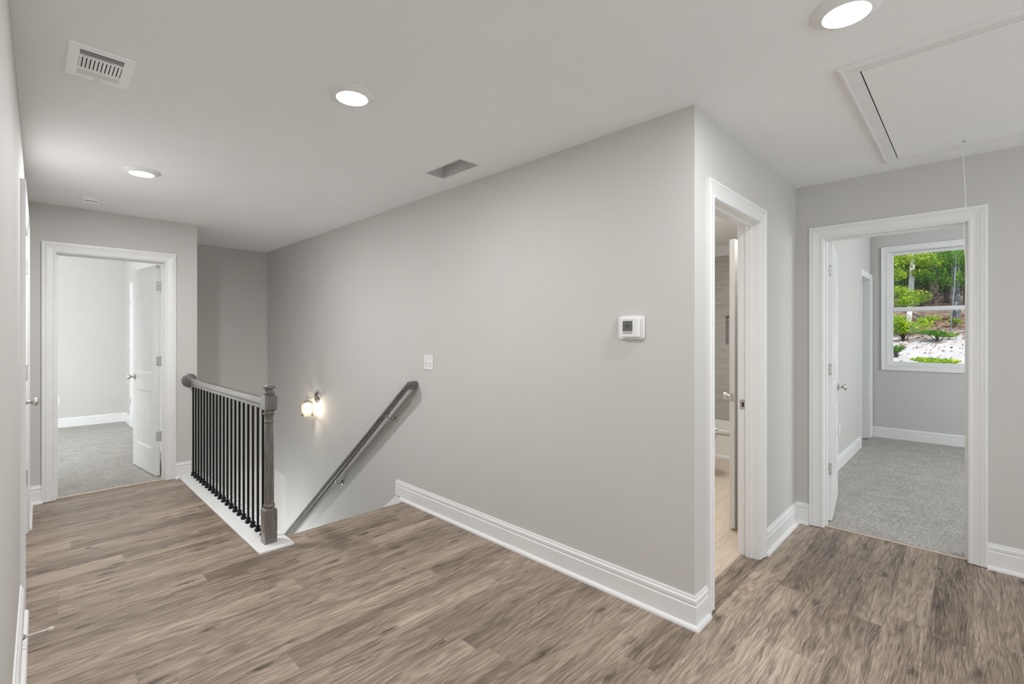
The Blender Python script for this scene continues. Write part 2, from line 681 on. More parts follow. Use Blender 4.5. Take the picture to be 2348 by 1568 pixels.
H = 2.44            # hall ceiling
HB = 2.76           # bedroom ceilings
BZ = -2.75          # floor of the storey below
XA, XAb = 2.17, 2.285       # stair wall faces
YP, YPb = 0.93, 1.045       # wall with the bathroom door
XR, XRb = 3.935, 4.05       # wall with the window bedroom door
YE, YEb = 5.42, 5.535       # end wall
YB = 6.57                   # back wall of the stairwell
YS = 3.33                   # stair nosing
YBK = -3.0                  # loft wall behind the camera
LW = Matrix.Translation((-0.042, 2.2, 0)) @ Matrix.Rotation(-0.0116, 4, 'Z')   # left wall frame: x = out of wall, y = along
CY0, CY1 = 1.215, 2.435     # closet opening along the left wall
DH = 2.045                  # door opening height

# ------------------------------------------------------------------ floors
bm = boxes((-0.09, 3.99, YBK, YPb - 0.055, -0.02, 0.0), (-0.09, XA, YPb - 0.055, YS - 0.012, -0.02, 0), (-0.09, 1.2, YS - 0.012, YE + 0.045, -0.02, 0),
           (2.385, 3.10, YPb - 0.055, YPb - 0.011, -0.02, 0.0))
struct('floor', bm, M['floor'], 'grey brown wood plank floor of the hallway and stair landing', 'floor')
# rounded stair nosing carrying the plank look
bm = bmesh.new()
prism(bm, [(YS - 0.012, -0.001), (YS + 0.016, -0.002), (YS + 0.024, -0.009), (YS + 0.024, -0.018), (YS + 0.016, -0.026), (YS - 0.012, -0.026)], lambda a, b, t: Vector((t, a, b)), 1.2, XA - 0.016)
struct('trim_5', bm, M['floor'], 'wood plank nosing along the top stair edge', 'trim')
bm = boxes((-2.6, 1.07, YE + 0.06, 9.6, -0.02, 0.012))
struct('floor_end_bedroom', bm, M['carpet'], 'light grey carpet of the bedroom at the hallway end', 'carpet')
bm = boxes((XR + 0.05, 7.9, -2.5, 0.98, -0.02, 0.012))
struct('floor_window_bedroom', bm, M['carpet'], 'grey carpet of the bedroom with the window', 'carpet')
bm = boxes((XAb, 5.95, YPb - 0.011, 2.8, -0.02, 0.004))
struct('floor_bathroom', bm, M['bathfloor'], 'pale wood look tile floor of the bathroom', 'floor')
# slab between storeys
bm = boxes((-0.12, XA, YBK, YS - 0.02, -0.36, -0.02), (-0.12, 1.2, YS - 0.02, YE, -0.36, -0.02), (XA, 8.0, YBK, 2.9, -0.36, -0.021), (-2.7, 1.2, YE, 9.7, -0.36, -0.021))
struct('floor_slab', bm, M['wall'], 'floor slab between the two storeys', 'floor')
bm = boxes((-2.5, 2.3, 3.0, 9.6, BZ - 0.1, BZ))
struct('floor_lower_storey', bm, M['floor'], 'wood floor of the storey below the stairs', 'floor')

# ------------------------------------------------------------------ walls
bm = boxes((XA, XAb, YP, YB + 0.1, BZ, H + 0.05))
struct('wall_stairwell', bm, M['wall'], 'long greige wall beside the stairs with thermostat and handrail', 'wall')
bm = boxes((XAb, 2.37, YP, YPb, -0.02, H + 0.05), (3.115, XR, YP, YPb, -0.02, H + 0.05), (2.37, 3.115, YP, YPb, DH + 0.015, H + 0.05))
struct('wall_bathroom_door', bm, M['wall'], 'greige wall around the bathroom doorway', 'wall')
bm = boxes((XR, XRb, YBK, 0.01, -0.02, HB), (XR, XRb, 0.775, 1.1, -0.02, HB), (XR, XRb, 0.01, 0.775, DH + 0.015, HB))
struct('wall_right', bm, M['wall'], 'greige wall around the doorway of the window bedroom', 'wall')
bm = boxes((-0.12, 0.145, YE, YEb, -0.02, HB), (0.905, 1.15, YE, YEb, -0.36, HB), (0.145, 0.905, YE, YEb, DH + 0.015, HB))
struct('wall_end', bm, M['wall'], 'greige wall around the doorway at the hallway end', 'wall')
bm = boxes((1.07, 1.15, YEb, YB + 0.1, -0.36, HB), (1.07, 1.15, YB + 0.1, 9.7, -0.36, HB))
struct('wall_bedroom_side', bm, M['wall'], 'greige side wall between end bedroom and stairwell', 'wall')
bm = boxes((1.08, XA + 0.05, YB, YB + 0.1, BZ, H + 0.05))
struct('wall_stairwell_back', bm, M['wall'], 'shaded greige wall at the far end of the stairwell', 'wall')
bm = boxes((1.08, 1.2, YS, 5.10, BZ, -0.02), (1.08, 1.2, 5.95, YB, BZ, -0.02), (1.08, 1.2, 5.10, 5.95, -0.37, -0.02))
struct('wall_stairwell_lower', bm, M['wall'], 'lower stairwell wall under the balustrade', 'wall')
bm = boxes((-0.115, 0.0, -5.3, CY0, -0.02, H + 0.05), (-0.115, 0.0, CY1, 3.3, -0.02, H + 0.05), (-0.115, 0.0, CY0, CY1, DH, H + 0.05), mtx=LW)
struct('wall_left', bm, M['wall'], 'greige wall running close along the left edge', 'wall')
bm = boxes((-0.3, XRb, YBK - 0.1, YBK, -0.02, 0.72), (-0.3, XRb, YBK - 0.1, YBK, 2.18, H + 0.05), (-0.3, 2.15, YBK - 0.1, YBK, 0.72, 2.18), (3.75, XRb, YBK - 0.1, YBK, 0.72, 2.18))
struct('wall_loft', bm, M['wall'], 'greige wall behind the viewpoint with a window', 'wall')
# end bedroom
bm = boxes((-2.7, 1.15, 9.55, 9.65, -0.02, HB))
struct('wall_end_bedroom_far', bm, M['wall'], 'pale far wall of the end bedroom', 'wall')
bm = boxes((-2.7, -2.6, YE, 9.6, -0.02, HB), (-2.6, -0.12, YE, YEb, -0.02, HB))
struct('wall_end_bedroom_left', bm, M['wall'], 'left wall of the end bedroom', 'wall')
# bathroom
bm = boxes((XRb, 7.05, 0.98, 1.095, -0.02, HB), (7.05, 7.8, 0.98, 1.095, 2.12, HB), (7.8, 7.9, 1.085, 1.2, -0.02, HB), (7.05, 7.9, 1.7, 1.8, -0.02, HB))
struct('wall_window_bedroom_left', bm, M['wall'], 'bright side wall of the window bedroom', 'wall')
bm = boxes((XAb, 6.1, 2.7, 2.8, -0.02, H + 0.02), (XRb - 0.115, XRb, 1.1, 1.12, -0.02, H))
struct('wall_bathroom_far', bm, M['wall'], 'bathroom wall behind the toilet', 'wall')
bm = boxes((5.95, 6.03, 1.095, 1.86, 0.33, 2.335), (5.95, 6.03, 2.165, 2.7, 0.33, 2.335), (5.95, 6.03, 1.86, 2.165, 0.33, 1.25), (5.95, 6.03, 1.86, 2.165, 1.6, 2.335), (6.03, 6.1, 1.095, 2.7, -0.02, 2.45))
struct('wall_tub_tile', bm, M['tile'], 'grey stone look tile wall above the bathtub with a niche', 'wall')
bm = bmesh.new()
sweep(bm, [(5.95, 2.7), (5.95, 1.095)], [(0, 2.335), (0.012, 2.335), (0.016, 2.352), (0.022, 2.36), (0.05, 2.40), (0.062, 2.425), (0.066, 2.45), (0, 2.45)], side=-1)
struct('trim_6', bm, M['trim'], 'white crown moulding above the grey bathroom tile', 'trim')
# window bedroom: window wall with opening
WX = 7.9
WY0, WY1, WZ0, WZ1 = -0.12, 0.805, 0.975, 2.455
bm = boxes((WX, WX + 0.15, -2.6, WY0, -0.3, HB), (WX, WX + 0.15, WY1, 1.8, -0.3, HB), (WX, WX + 0.15, WY0, WY1, -0.3, WZ0), (WX, WX + 0.15, WY0, WY1, WZ1, HB))
struct('wall_window', bm, M['wall'], 'greige bedroom wall holding the double hung window', 'wall')
bm = boxes((XRb, WX + 0.15, -2.6, -2.5, -0.02, HB))
struct('wall_window_bedroom_right', bm, M['wall'], 'hidden right wall of the window bedroom', 'wall')
# lower storey shell
bm = boxes((-2.6, -2.5, 3.0, 9.7, BZ, -0.36), (-2.6, 2.3, 9.6, 9.7, BZ, -0.36), (-2.6, 1.08, 2.9, 3.0, BZ, -0.36))
struct('wall_lower_storey', bm, M['wall'], 'walls of the room below the hallway', 'wall')

# ------------------------------------------------------------------ ceilings
HX0, HX1, HY0, HY1 = 2.35, 3.67, -0.24, 0.33       # attic hatch hole
VX0, VX1, VY0, VY1 = 1.84, 1.99, 2.238, 2.60       # bare duct hole
Z0, Z1 = H, H + 0.07
xs = [-0.2, VX0, VX1, HX0, HX1, 4.0]
bm = bmesh.new()
box(bm, -0.2, HX0, YBK, YP + 0.02, Z0, Z1)
box(bm, HX1, XR + 0.02, YBK, YP + 0.02, Z0, Z1)
box(bm, HX0, HX1, YBK, HY0, Z0, Z1)
box(bm, HX0, HX1, HY1, YP + 0.02, Z0, Z1)
box(bm, -0.2, VX0, YP + 0.02, YB + 0.02, Z0, Z1)
box(bm, VX1, XA + 0.02, YP + 0.02, YB + 0.02, Z0, Z1)
box(bm, VX0, VX1, YP + 0.02, VY0, Z0, Z1)
box(bm, VX0, VX1, VY1, YB + 0.02, Z0, Z1)
struct('ceiling', bm, M['ceiling'], 'white hallway ceiling with round lights', 'ceiling')
bm = boxes((XAb, 6.1, YPb, 2.8, 2.45, 2.5))
struct('ceiling_bathroom', bm, M['ceiling'], 'white bathroom ceiling', 'ceiling')
bm = boxes((-2.7, 1.15, YE, 9.65, HB, HB + 0.05), (XR, WX + 0.15, -2.6, 1.8, HB, HB + 0.05))
struct('ceiling_bedrooms', bm, M['ceiling'], 'white ceilings of the two bedrooms', 'ceiling')
bm = boxes((-3.1, 8.45, -3.5, 10.1, HB + 0.25, HB + 0.4))
struct('sun_blocker', bm, M['sun_blocker'], 'unseen slab added over the house to block the sun', 'sun_blocker')  # unseen, put in so the sun doesn't leak into the rooms

# ------------------------------------------------------------------ baseboards, casings and trims
BASE = [(0, 0.0), (0.031, 0.0), (0.031, 0.008), (0.027, 0.016), (0.016, 0.021), (0.015, 0.023), (0.015, 0.103), (0.0125, 0.106), (0.009, 0.108), (0.0105, 0.112),
        (0.0135, 0.116), (0.0135, 0.131), (0.010, 0.136), (0.007, 0.138), (0.008, 0.142), (0.006, 0.149), (0, 0.150)]
BASEC = [(0, 0.0), (0.015, 0.0)] + BASE[5:]


def base(name, path, side, label, prof=BASE, mtx=None, z0=0.0):
    bm = bmesh.new()
    sweep(bm, path, prof, side, z0, mtx)
    return struct(name, bm, M['trim'], label, 'baseboard')


base('baseboard_stairwell', [(XA, 3.40), (XA, YP), (2.302, YP)], -1, 'white baseboard along the stair wall and its corner')
bm = bmesh.new()
sweep(bm, [(XA, 3.478), (XA, 3.40)], BASE[5:] + [(0, 0.022)], -1)
struct('trim_7', bm, M['trim'], 'short end of white baseboard over the top stair', 'trim')
base('baseboard_right', [(3.184, YP), (XR, YP), (XR, 0.846)], -1, 'white baseboard in the corner between the two doorways')
base('baseboard_far_right', [(XR, -0.058), (XR, YBK)], -1, 'white baseboard right of the window bedroom doorway')
base('baseboard_end', [(0.0, YE), (0.079, YE)], -1, 'short white baseboard left of the end doorway')
base('baseboard_end_right', [(0.972, YE), (1.10, YE)], -1, 'short white baseboard between end doorway and balustrade', z0=0.0)
base('baseboard_left', [(0, -5.2), (0, CY0 - 0.09)], -1, 'white baseboard on the near left wall', mtx=LW)
base('baseboard_left_far', [(0, CY1 + 0.09), (0, 3.22)], -1, 'white baseboard left of the end doorway', mtx=LW)
base('baseboard_end_bedroom', [(-2.6, 9.55), (1.07, 9.55), (1.07, 8.98)], -1, 'white baseboard inside the end bedroom', BASEC)
base('baseboard_window_bedroom', [(XRb + 0.02, 0.98), (7.0, 0.98)], -1, 'white baseboard on the bright bedroom side wall', BASEC)
base('baseboard_window', [(WX, 0.97), (WX, -2.5)], -1, 'white baseboard below the bedroom window', BASEC)

CAS = [(0, 0), (0, 0.009), (0.004, 0.011), (0.010, 0.0125), (0.0125, 0.010), (0.017, 0.009), (0.030, 0.0105), (0.048, 0.014), (0.055, 0.0165), (0.0575, 0.0185),
       (0.062, 0.0155), (0.066, 0.0155), (0.069, 0.0195), (0.081, 0.0195), (0.083, 0.0175), (0.083, 0)]


def casing_bm(bm, fn, a0, a1, zt, z0=0.004, prof=CAS, width=1.0, sill=False):
    """door or window casing; fn(along, z, out) -> point"""
    rings = []
    corners = [(a0, z0, -1, 0), (a0, zt, -1, 1), (a1, zt, 1, 1), (a1, z0, 1, 0)]
    if sill:
        corners = [(a0, z0, -1, -1), (a0, zt, -1, 1), (a1, zt, 1, 1), (a1, z0, 1, -1)]
    for a, z, sa, sz in corners:
        rings.append([bm.verts.new(fn(a + sa * u * width, z + sz * u * width, t)) for u, t in prof])
    pairs = list(zip(rings, rings[1:]))
    if sill:
        pairs.append((rings[-1], rings[0]))
    k = len(prof)
    for A, B in pairs:
        for i in range(k):
            j = (i + 1) % k
            bm.faces.new((A[i], A[j], B[j], B[i]))
    if not sill:
        bm.faces.new(rings[0])
        bm.faces.new(list(reversed(rings[-1])))


# ------------------------------------------------------------------ doors


def arch(x, x0, x1, zs, rise):
    t = (x - x0) / (x1 - x0) * 2 - 1
    return zs + rise * math.cos(math.pi * 0.5 * min(1, abs(t))) if abs(t) < 1 else zs


def leaf_bm(W, Ht=2.03, T=0.035):
    """two panel door leaf, arched top panel, vertical plank grooves; x from hinge to latch edge, y from -T to 0"""
    bm = bmesh.new()
    st = 0.115 if W > 0.65 else 0.10
    x0, x1 = st, W - st
    pan = [(0.24, 0.80, 0.0), (0.965, 1.80, 0.058)]
    rc = 0.0075
    box(bm, 0, W, -T + rc, -rc, 0, Ht)
    nseg = 18

    def outline(z0, z1, rise, inset):
        a0, a1 = x0 + inset, x1 - inset
        pts = [(a0, z0 + inset), (a1, z0 + inset)]
        if rise > 0:
            for i in range(nseg + 1):
                x = a1 + (a0 - a1) * i / nseg
                pts.append((x, arch(x, a0 - 1e-4, a1 + 1e-4, z1 - rise - inset, rise)))
        else:
            pts += [(a1, z1 - inset), (a0, z1 - inset)]
        return pts

    for face in (0, 1):
        yo = 0.0 if face == 0 else -T
        yi = -rc if face == 0 else -T + rc

        def pt(a, z, y):
            return Vector((a, y, z))
        # stiles and rails as solid boards on the core
        ya, yb = min(yo, yi), max(yo, yi)
        box(bm, 0, x0, ya, yb, 0, Ht)
        box(bm, x1, W, ya, yb, 0, Ht)
        box(bm, x0, x1, ya, yb, 0, pan[0][0])
        box(bm, x0, x1, ya, yb, pan[0][1], pan[1][0])
        z1, rise = pan[1][1], pan[1][2]
        poly = [(x0, Ht)] + [(x, arch(x, x0 - 1e-4, x1 + 1e-4, z1 - rise, rise)) for x in [x0 + (x1 - x0) * i / nseg for i in range(nseg + 1)]] + [(x1, Ht)]
        for i in range(nseg):
            q = [poly[1 + i], poly[2 + i]]
            prism(bm, [q[0], q[1], (q[1][0], Ht), (q[0][0], Ht)], pt, ya, yb)
        # sloped sticking around each panel
        for zz0, zz1, rs in pan:
            A = outline(zz0, zz1, rs, 0.0)
            B = outline(zz0, zz1, rs, 0.020)
            va = [bm.verts.new(pt(a, z, yo)) for a, z in A]
            vb = [bm.verts.new(pt(a, z, yi)) for a, z in B]
            k = len(A)
            for i in range(k):
                j = (i + 1) % k
                bm.faces.new((va[i], va[j], vb[j], vb[i]))
            # planks
            p0, p1 = x0 + 0.032, x1 - 0.032
            npl = max(4, round((p1 - p0) / 0.055))
            g = 0.0035
            sgn = 1 if face == 0 else -1
            for i in range(npl):
                a = p0 + (p1 - p0) * i / npl + g
                b = p0 + (p1 - p0) * (i + 1) / npl - g

                def top(x):
                    if rs > 0:
                        return arch(x, x0 + 0.03, x1 - 0.03, zz1 - rs - 0.032, rs)
                    return zz1 - 0.032
                zb = zz0 + 0.032
                bot = [(a, zb), (b, zb)]
                tp = [(b, top(b)), ((a + b) / 2, top((a + b) / 2)), (a, top(a))]
                prism(bm, bot + tp, pt, min(yi, yi + sgn * 0.004), max(yi, yi + sgn * 0.004))
    return bm


KNOB = [(0.0, 0.0), (0.031, 0.0), (0.0325, 0.003), (0.030, 0.007), (0.020, 0.010), (0.0125, 0.012), (0.0115, 0.022), (0.0125, 0.030), (0.020, 0.036), (0.0265, 0.043), (0.0285, 0.051), (0.0265, 0.058), (0.020, 0.063), (0.010, 0.0655), (0.0, 0.066)]


def knob(parent, x, z, face, T=0.035):
    bm = bmesh.new()
    y = 0.0 if face == 0 else -T
    rot = Matrix.Rotation(math.radians(-90 if face == 0 else 90), 4, 'X')
    lathe(bm, KNOB, Matrix.Translation((x, y, z)) @ rot, 28, cap=False)
    return obj('door_knob', bm, M['nickel'], parent, smooth=True)


def hinge(parent, z, T=0.035, plate_edge=True, knuckle_y=0.006, jamb=True, mirror=1):
    """butt hinge: plate let into the leaf's hinge edge (x=0), barrel at the face"""
    bm = bmesh.new()
    zc = z
    if plate_edge:
        prism(bm, [(-0.001, zc - 0.0445), (-T + 0.010, zc - 0.0445), (-T + 0.005, zc - 0.0425), (-T + 0.003, zc - 0.0375), (-T + 0.003, zc + 0.0375), (-T + 0.005, zc + 0.0425), (-T + 0.010, zc + 0.0445), (-0.001, zc + 0.0445)], lambda a, b, t: Vector((t, a, b)), -0.0018, 0.0006)
        n0 = len(bm.faces)
        for zz in (-0.03, 0.0, 0.03):
            yy = -T * 0.5 + (0.006 if zz == 0 else -0.005)
            lathe(bm, [(0.0032, 0), (0.0032, 0.0008), (0.0, 0.0009)], Matrix.Translation((-0.0018, yy, zc + zz)) @ Matrix.Rotation(math.radians(-90), 4, 'Y'), 10)
        for f in list(bm.faces)[n0:]:
            f.material_index = 1
    for k in range(5):
        a = zc - 0.0445 + 0.089 * k / 5
        lathe(bm, [(0.0058, a + 0.0006), (0.0058, a + 0.0172)], Matrix.Translation((-0.003, knuckle_y, 0)), 12)
    lathe(bm, [(0.0068, zc + 0.0445), (0.0068, zc + 0.048), (0.0, zc + 0.050)], Matrix.Translation((-0.003, knuckle_y, 0)), 12)
    lathe(bm, [(0.0, zc - 0.050), (0.0068, zc - 0.048), (0.0068, zc - 0.0445)], Matrix.Translation((-0.003, knuckle_y, 0)), 12)
    o = obj('hinge', bm, M['satin'], parent, smooth=True)
    o.data.materials.append(M['dark'])
    return o


HZ = (0.325, 1.045, 1.765)


def door_leaf(parent, hx, hy, ang, W, z0=0.02, knob_z=0.935, knob_faces=(0, 1), latch=True, flip=False, Ht=2.015, hinges=True, ky=0.006):
    """leaf hung at (hx, hy) swung so that its width points along ang; flip mirrors so the barrel lies on the other face"""
    bm = leaf_bm(W, Ht)
    lf = obj('door_leaf', bm, M['door'], parent)
    lf.location = (hx - parent.location.x, hy - parent.location.y, z0)
    lf.rotation_euler = (0, 0, ang)
    if flip:
        lf.scale = (1, -1, 1)
    for f in knob_faces:
        knob(lf, W - 0.062, knob_z - z0, f)
    if latch:
        bm = bmesh.new()
        v = box(bm, W - 0.0005, W + 0.0015, -0.030, -0.005, knob_z - z0 - 0.029, knob_z - z0 + 0.029)
        box(bm, W, W + 0.008, -0.023, -0.012, knob_z - z0 - 0.008, knob_z - z0 + 0.008)
        obj('latch_plate', bm, M['nickel'], lf)
    if hinges:
        for z in HZ:
            hinge(lf, z - z0 + 0.07, knuckle_y=ky)
    return lf


def jamb_set(bm, fn, a0, a1, zt, d0, d1, stop0, stop1, t=0.015, st=0.011):
    """side and head jambs with stops: fn(along, z, depth)"""
    def bx(aa, ab, za, zb, da, db):
        ps = [(aa, za, da), (ab, za, da), (ab, za, db), (aa, za, db), (aa, zb, da), (ab, zb, da), (ab, zb, db), (aa, zb, db)]
        vs_ = [bm.verts.new(fn(*p)) for p in ps]
        for f in ((0, 3, 2, 1), (4, 5, 6, 7), (0, 1, 5, 4), (1, 2, 6, 5), (2, 3, 7, 6), (3, 0, 4, 7)):
            bm.faces.new([vs_[i] for i in f])
    bx(a0 - t, a0, 0, zt, d0, d1)
    bx(a1, a1 + t, 0, zt, d0, d1)
    bx(a0 - t, a1 + t, zt, zt + t, d0, d1)
    bx(a0, a0 + st, 0, zt - st, stop0, stop1)
    bx(a1 - st, a1, 0, zt - st, stop0, stop1)
    bx(a0, a1, zt - st, zt, stop0, stop1)


# door_1: end of the hallway
D1A, D1B = 0.160, 0.890
d1 = thing('door_1', 'white panelled bedroom door standing open at the hallway end', 'door', (0, 0, 0), kind='structure')
bm = bmesh.new()
casing_bm(bm, lambda a, z, t: Vector((a, YE - t, z)), D1A - 0.004, D1B + 0.004, DH + 0.004)
obj('casing', bm, M['trim'], d1)
bm = bmesh.new()
casing_bm(bm, lambda a, z, t: Vector((a, YEb + t, z)), D1A - 0.004, D1B + 0.004, DH + 0.004)
obj('casing', bm, M['trim'], d1)
bm = bmesh.new()
jamb_set(bm, lambda a, z, d: Vector((a, d, z)), D1A, D1B, DH, YE, YEb, YE + 0.045, YE + 0.080)
obj('jamb', bm, M['trim'], d1)
lf = door_leaf(d1, D1B - 0.008, YEb + 0.055, math.radians(96.5), 0.722, flip=True)
bm = boxes((D1A, D1B, YE + 0.040, YE + 0.062, -0.002, 0.009))
obj('threshold_strip', bm, M['metal_strip'], d1, bevel=0.003)

# door_2: bathroom doorway in the short wall
D2A, D2B = 2.390, 3.098
d2 = thing('door_2', 'white cased bathroom doorway with latch strike on its right jamb', 'doorway', (0, 0, 0), kind='structure')
bm = bmesh.new()
casing_bm(bm, lambda a, z, t: Vector((a, YP - t, z)), D2A - 0.004, D2B + 0.004, DH + 0.004)
obj('casing', bm, M['trim'], d2)
bm = bmesh.new()
casing_bm(bm, lambda a, z, t: Vector((a, YPb + t, z)), D2A - 0.004, D2B + 0.002, DH + 0.004)
obj('casing', bm, M['trim'], d2)
bm = bmesh.new()
jamb_set(bm, lambda a, z, d: Vector((a, d, z)), D2A, D2B, DH, YP, YPb, YP + 0.042, YP + 0.077)
obj('jamb', bm, M['trim'], d2)
bm = bmesh.new()
prism(bm, [(-0.016, -0.028), (0.012, -0.032), (0.018, -0.026), (0.018, 0.026), (0.012, 0.032), (-0.016, 0.028)], lambda a, b, t: Vector((t, YP + 0.094 + a, 0.935 + b)), D2B - 0.0015, D2B)
bm2 = obj('strike_plate', bm, M['nickel'], d2)
bm = boxes((D2B - 0.0022, D2B - 0.0008, YP + 0.086, YP + 0.100, 0.921, 0.949))
obj('strike_hole', bm, M['dark'], bm2)
bm = boxes((D2A, D2B, YPb - 0.012, YPb - 0.009, -0.004, 0.006))
obj('threshold_strip', bm, M['metal_strip'], d2)

# door_3: bedroom with the window
D3A, D3B = 0.026, 0.758
d3 = thing('door_3', 'white panelled bedroom door swung open beside the window bedroom doorway', 'door', (0, 0, 0), kind='structure')
bm = bmesh.new()
casing_bm(bm, lambda a, z, t: Vector((XR - t, a, z)), D3A - 0.004, D3B + 0.004, DH + 0.004)
obj('casing', bm, M['trim'], d3)
bm = bmesh.new()
casing_bm(bm, lambda a, z, t: Vector((XRb + t, a, z)), D3A - 0.004, D3B + 0.004, DH + 0.004)
obj('casing', bm, M['trim'], d3)
bm = bmesh.new()
jamb_set(bm, lambda a, z, d: Vector((d, a, z)), D3A, D3B, DH, XR, XRb, XR + 0.045, XR + 0.080)
obj('jamb', bm, M['trim'], d3)
lf = door_leaf(d3, XRb + 0.012, D3B + 0.008, math.radians(7.0), 0.722, flip=False)
bm = boxes((XR + 0.036, XR + 0.058, D3A, D3B, -0.002, 0.009))
obj('threshold_strip', bm, M['metal_strip'], d3, bevel=0.003)

# door_4: leaf of a linen closet standing open inside the bathroom
d4 = thing('door_4', 'white door leaf seen edge on inside the bathroom with latch plate', 'door', (0, 0, 0), kind='structure')
lf = door_leaf(d4, 4.142, 1.222, math.radians(180), 0.712, z0=0.02, knob_z=0.93, knob_faces=(0,), flip=True)

# door_5: double closet door in the left wall
d5 = thing('door_5', 'pair of closed white closet doors in the left wall', 'closet door', (0, 0, 0), kind='structure')
bm = bmesh.new()
casing_bm(bm, lambda a, z, t: LW @ Vector((t, a, z)), CY0 - 0.004, CY1 + 0.004, DH + 0.004)
obj('casing', bm, M['trim'], d5)
bm = bmesh.new()
jamb_set(bm, lambda a, z, d: LW @ Vector((d, a, z)), CY0, CY1, DH - 0.014, -0.115, 0.0, -0.075, -0.042, t=0.014)
obj('jamb', bm, M['trim'], d5)
wl = (CY1 - CY0) / 2 - 0.004
la = math.atan2(math.cos(0.0116), math.sin(0.0116))
p = LW @ Vector((0.0, CY0 + 0.003, 0))
lf = door_leaf(d5, p.x, p.y, la, wl, z0=0.014, knob_faces=(), latch=False, flip=True, Ht=2.0, ky=0.005)
lf.rotation_euler = (0, 0, la)
p = LW @ Vector((0.0, CY1 - 0.003, 0))
lf = door_leaf(d5, p.x, p.y, la + math.pi, wl, z0=0.014, knob_z=0.962, knob_faces=(0,), latch=False, flip=False, Ht=2.0, ky=0.005)

# door_6: closet opening in the window bedroom
d6 = thing('door_6', 'white cased closet opening at the far end of the bright bedroom wall', 'doorway', (0, 0, 0), kind='structure')
bm = bmesh.new()
casing_bm(bm, lambda a, z, t: Vector((a, 0.98 - t, z)), 7.07, 7.80, 2.09, prof=[(0, 0), (0, 0.012), (0.05, 0.016), (0.06, 0.018), (0.07, 0.018), (0.07, 0)])
obj('casing', bm, M['trim'], d6)
bm = boxes((7.785, 7.80, 0.98, 1.69, -0.01, 2.10), (7.05, 7.80, 0.98, 1.09, 2.09, 2.118), (7.05, 7.065, 0.98, 1.09, -0.01, 2.09))
obj('jamb', bm, M['trim'], d6)

# door_7: closet door casing in the end bedroom
d7 = thing('door_7', 'white closet door on the right wall inside the end bedroom', 'closet door', (0, 0, 0), kind='structure')
bm = bmesh.new()
casing_bm(bm, lambda a, z, t: Vector((1.07 - t, a, z)), 8.10, 8.87, DH + 0.004)
obj('casing', bm, M['trim'], d7)
lf = door_leaf(d7, 1.052, 8.868, math.radians(-90), 0.76, knob_faces=(), latch=False, flip=True)

# ------------------------------------------------------------------ window of the bedroom
w1 = thing('window_1', 'white double hung window looking onto the wooded bank', 'window', (0, 0, 0), kind='structure')
bm = bmesh.new()
WC = [(0, 0), (0, 0.010), (0.008, 0.013), (0.012, 0.010), (0.045, 0.014), (0.052, 0.018), (0.068, 0.019), (0.07, 0.017), (0.07, 0)]
casing_bm(bm, lambda a, z, t: Vector((WX - t, a, z)), WY0, WY1, WZ1, z0=WZ0, prof=WC, sill=True)
obj('casing', bm, M['trim'], w1)
bm = boxes((WX - 0.002, WX + 0.14, WY0 - 0.012, WY0 + 0.004, WZ0, WZ1), (WX - 0.002, WX + 0.14, WY1 - 0.004, WY1 + 0.012, WZ0, WZ1),
           (WX - 0.002, WX + 0.14, WY0, WY1, WZ1 - 0.004, WZ1 + 0.012), (WX - 0.002, WX + 0.14, WY0, WY1, WZ0 - 0.012, WZ0 + 0.004))
obj('jamb', bm, M['trim'], w1)


def sash(z0, z1, x0, x1, bot, top):
    s = 0.046
    bm = bmesh.new()
    y0, y1 = WY0 + 0.004, WY1 - 0.004
    box(bm, x0, x1, y0, y0 + s, z0, z1)
    box(bm, x0, x1, y1 - s, y1, z0, z1)
    box(bm, x0, x1, y0 + s, y1 - s, z0, z0 + bot)
    box(bm, x0, x1, y0 + s, y1 - s, z1 - top, z1)
    o = obj('sash', bm, M['trim'], w1, bevel=0.003)
    bm = boxes(((x0 + x1) / 2 - 0.002, (x0 + x1) / 2 + 0.002, y0 + s - 0.004, y1 - s + 0.004, z0 + bot - 0.004, z1 - top + 0.004))
    obj('pane', bm, M['glass'], o)


WM = 1.70
sash(WZ0 + 0.002, WM + 0.028, WX + 0.035, WX + 0.075, 0.04, 0.05)
sash(WM - 0.028, WZ1 - 0.006, WX + 0.080, WX + 0.12, 0.05, 0.034)

# window behind the viewpoint
w2 = thing('window_2', 'wide white loft window behind the viewpoint', 'window', (0, 0, 0), kind='structure')
bm = bmesh.new()
casing_bm(bm, lambda a, z, t: Vector((a, YBK + t, z)), 2.15, 3.75, 2.18, z0=0.72, prof=WC, sill=True)
obj('casing', bm, M['trim'], w2)
bm = boxes((2.15, 3.75, YBK - 0.08, YBK - 0.03, 0.72, 0.78), (2.15, 3.75, YBK - 0.08, YBK - 0.03, 2.12, 2.18), (2.15, 2.21, YBK - 0.08, YBK - 0.03, 0.78, 2.12),
           (3.69, 3.75, YBK - 0.08, YBK - 0.03, 0.78, 2.12), (2.91, 2.99, YBK - 0.08, YBK - 0.03, 0.78, 2.12))
o = obj('sash', bm, M['trim'], w2, bevel=0.003)
bm = boxes((2.21, 3.69, YBK - 0.058, YBK - 0.054, 0.78, 2.12))
obj('pane', bm, M['glass'], o)

# ------------------------------------------------------------------ stairs
RISE, RUN = 0.1925, 0.25
bm = bmesh.new()
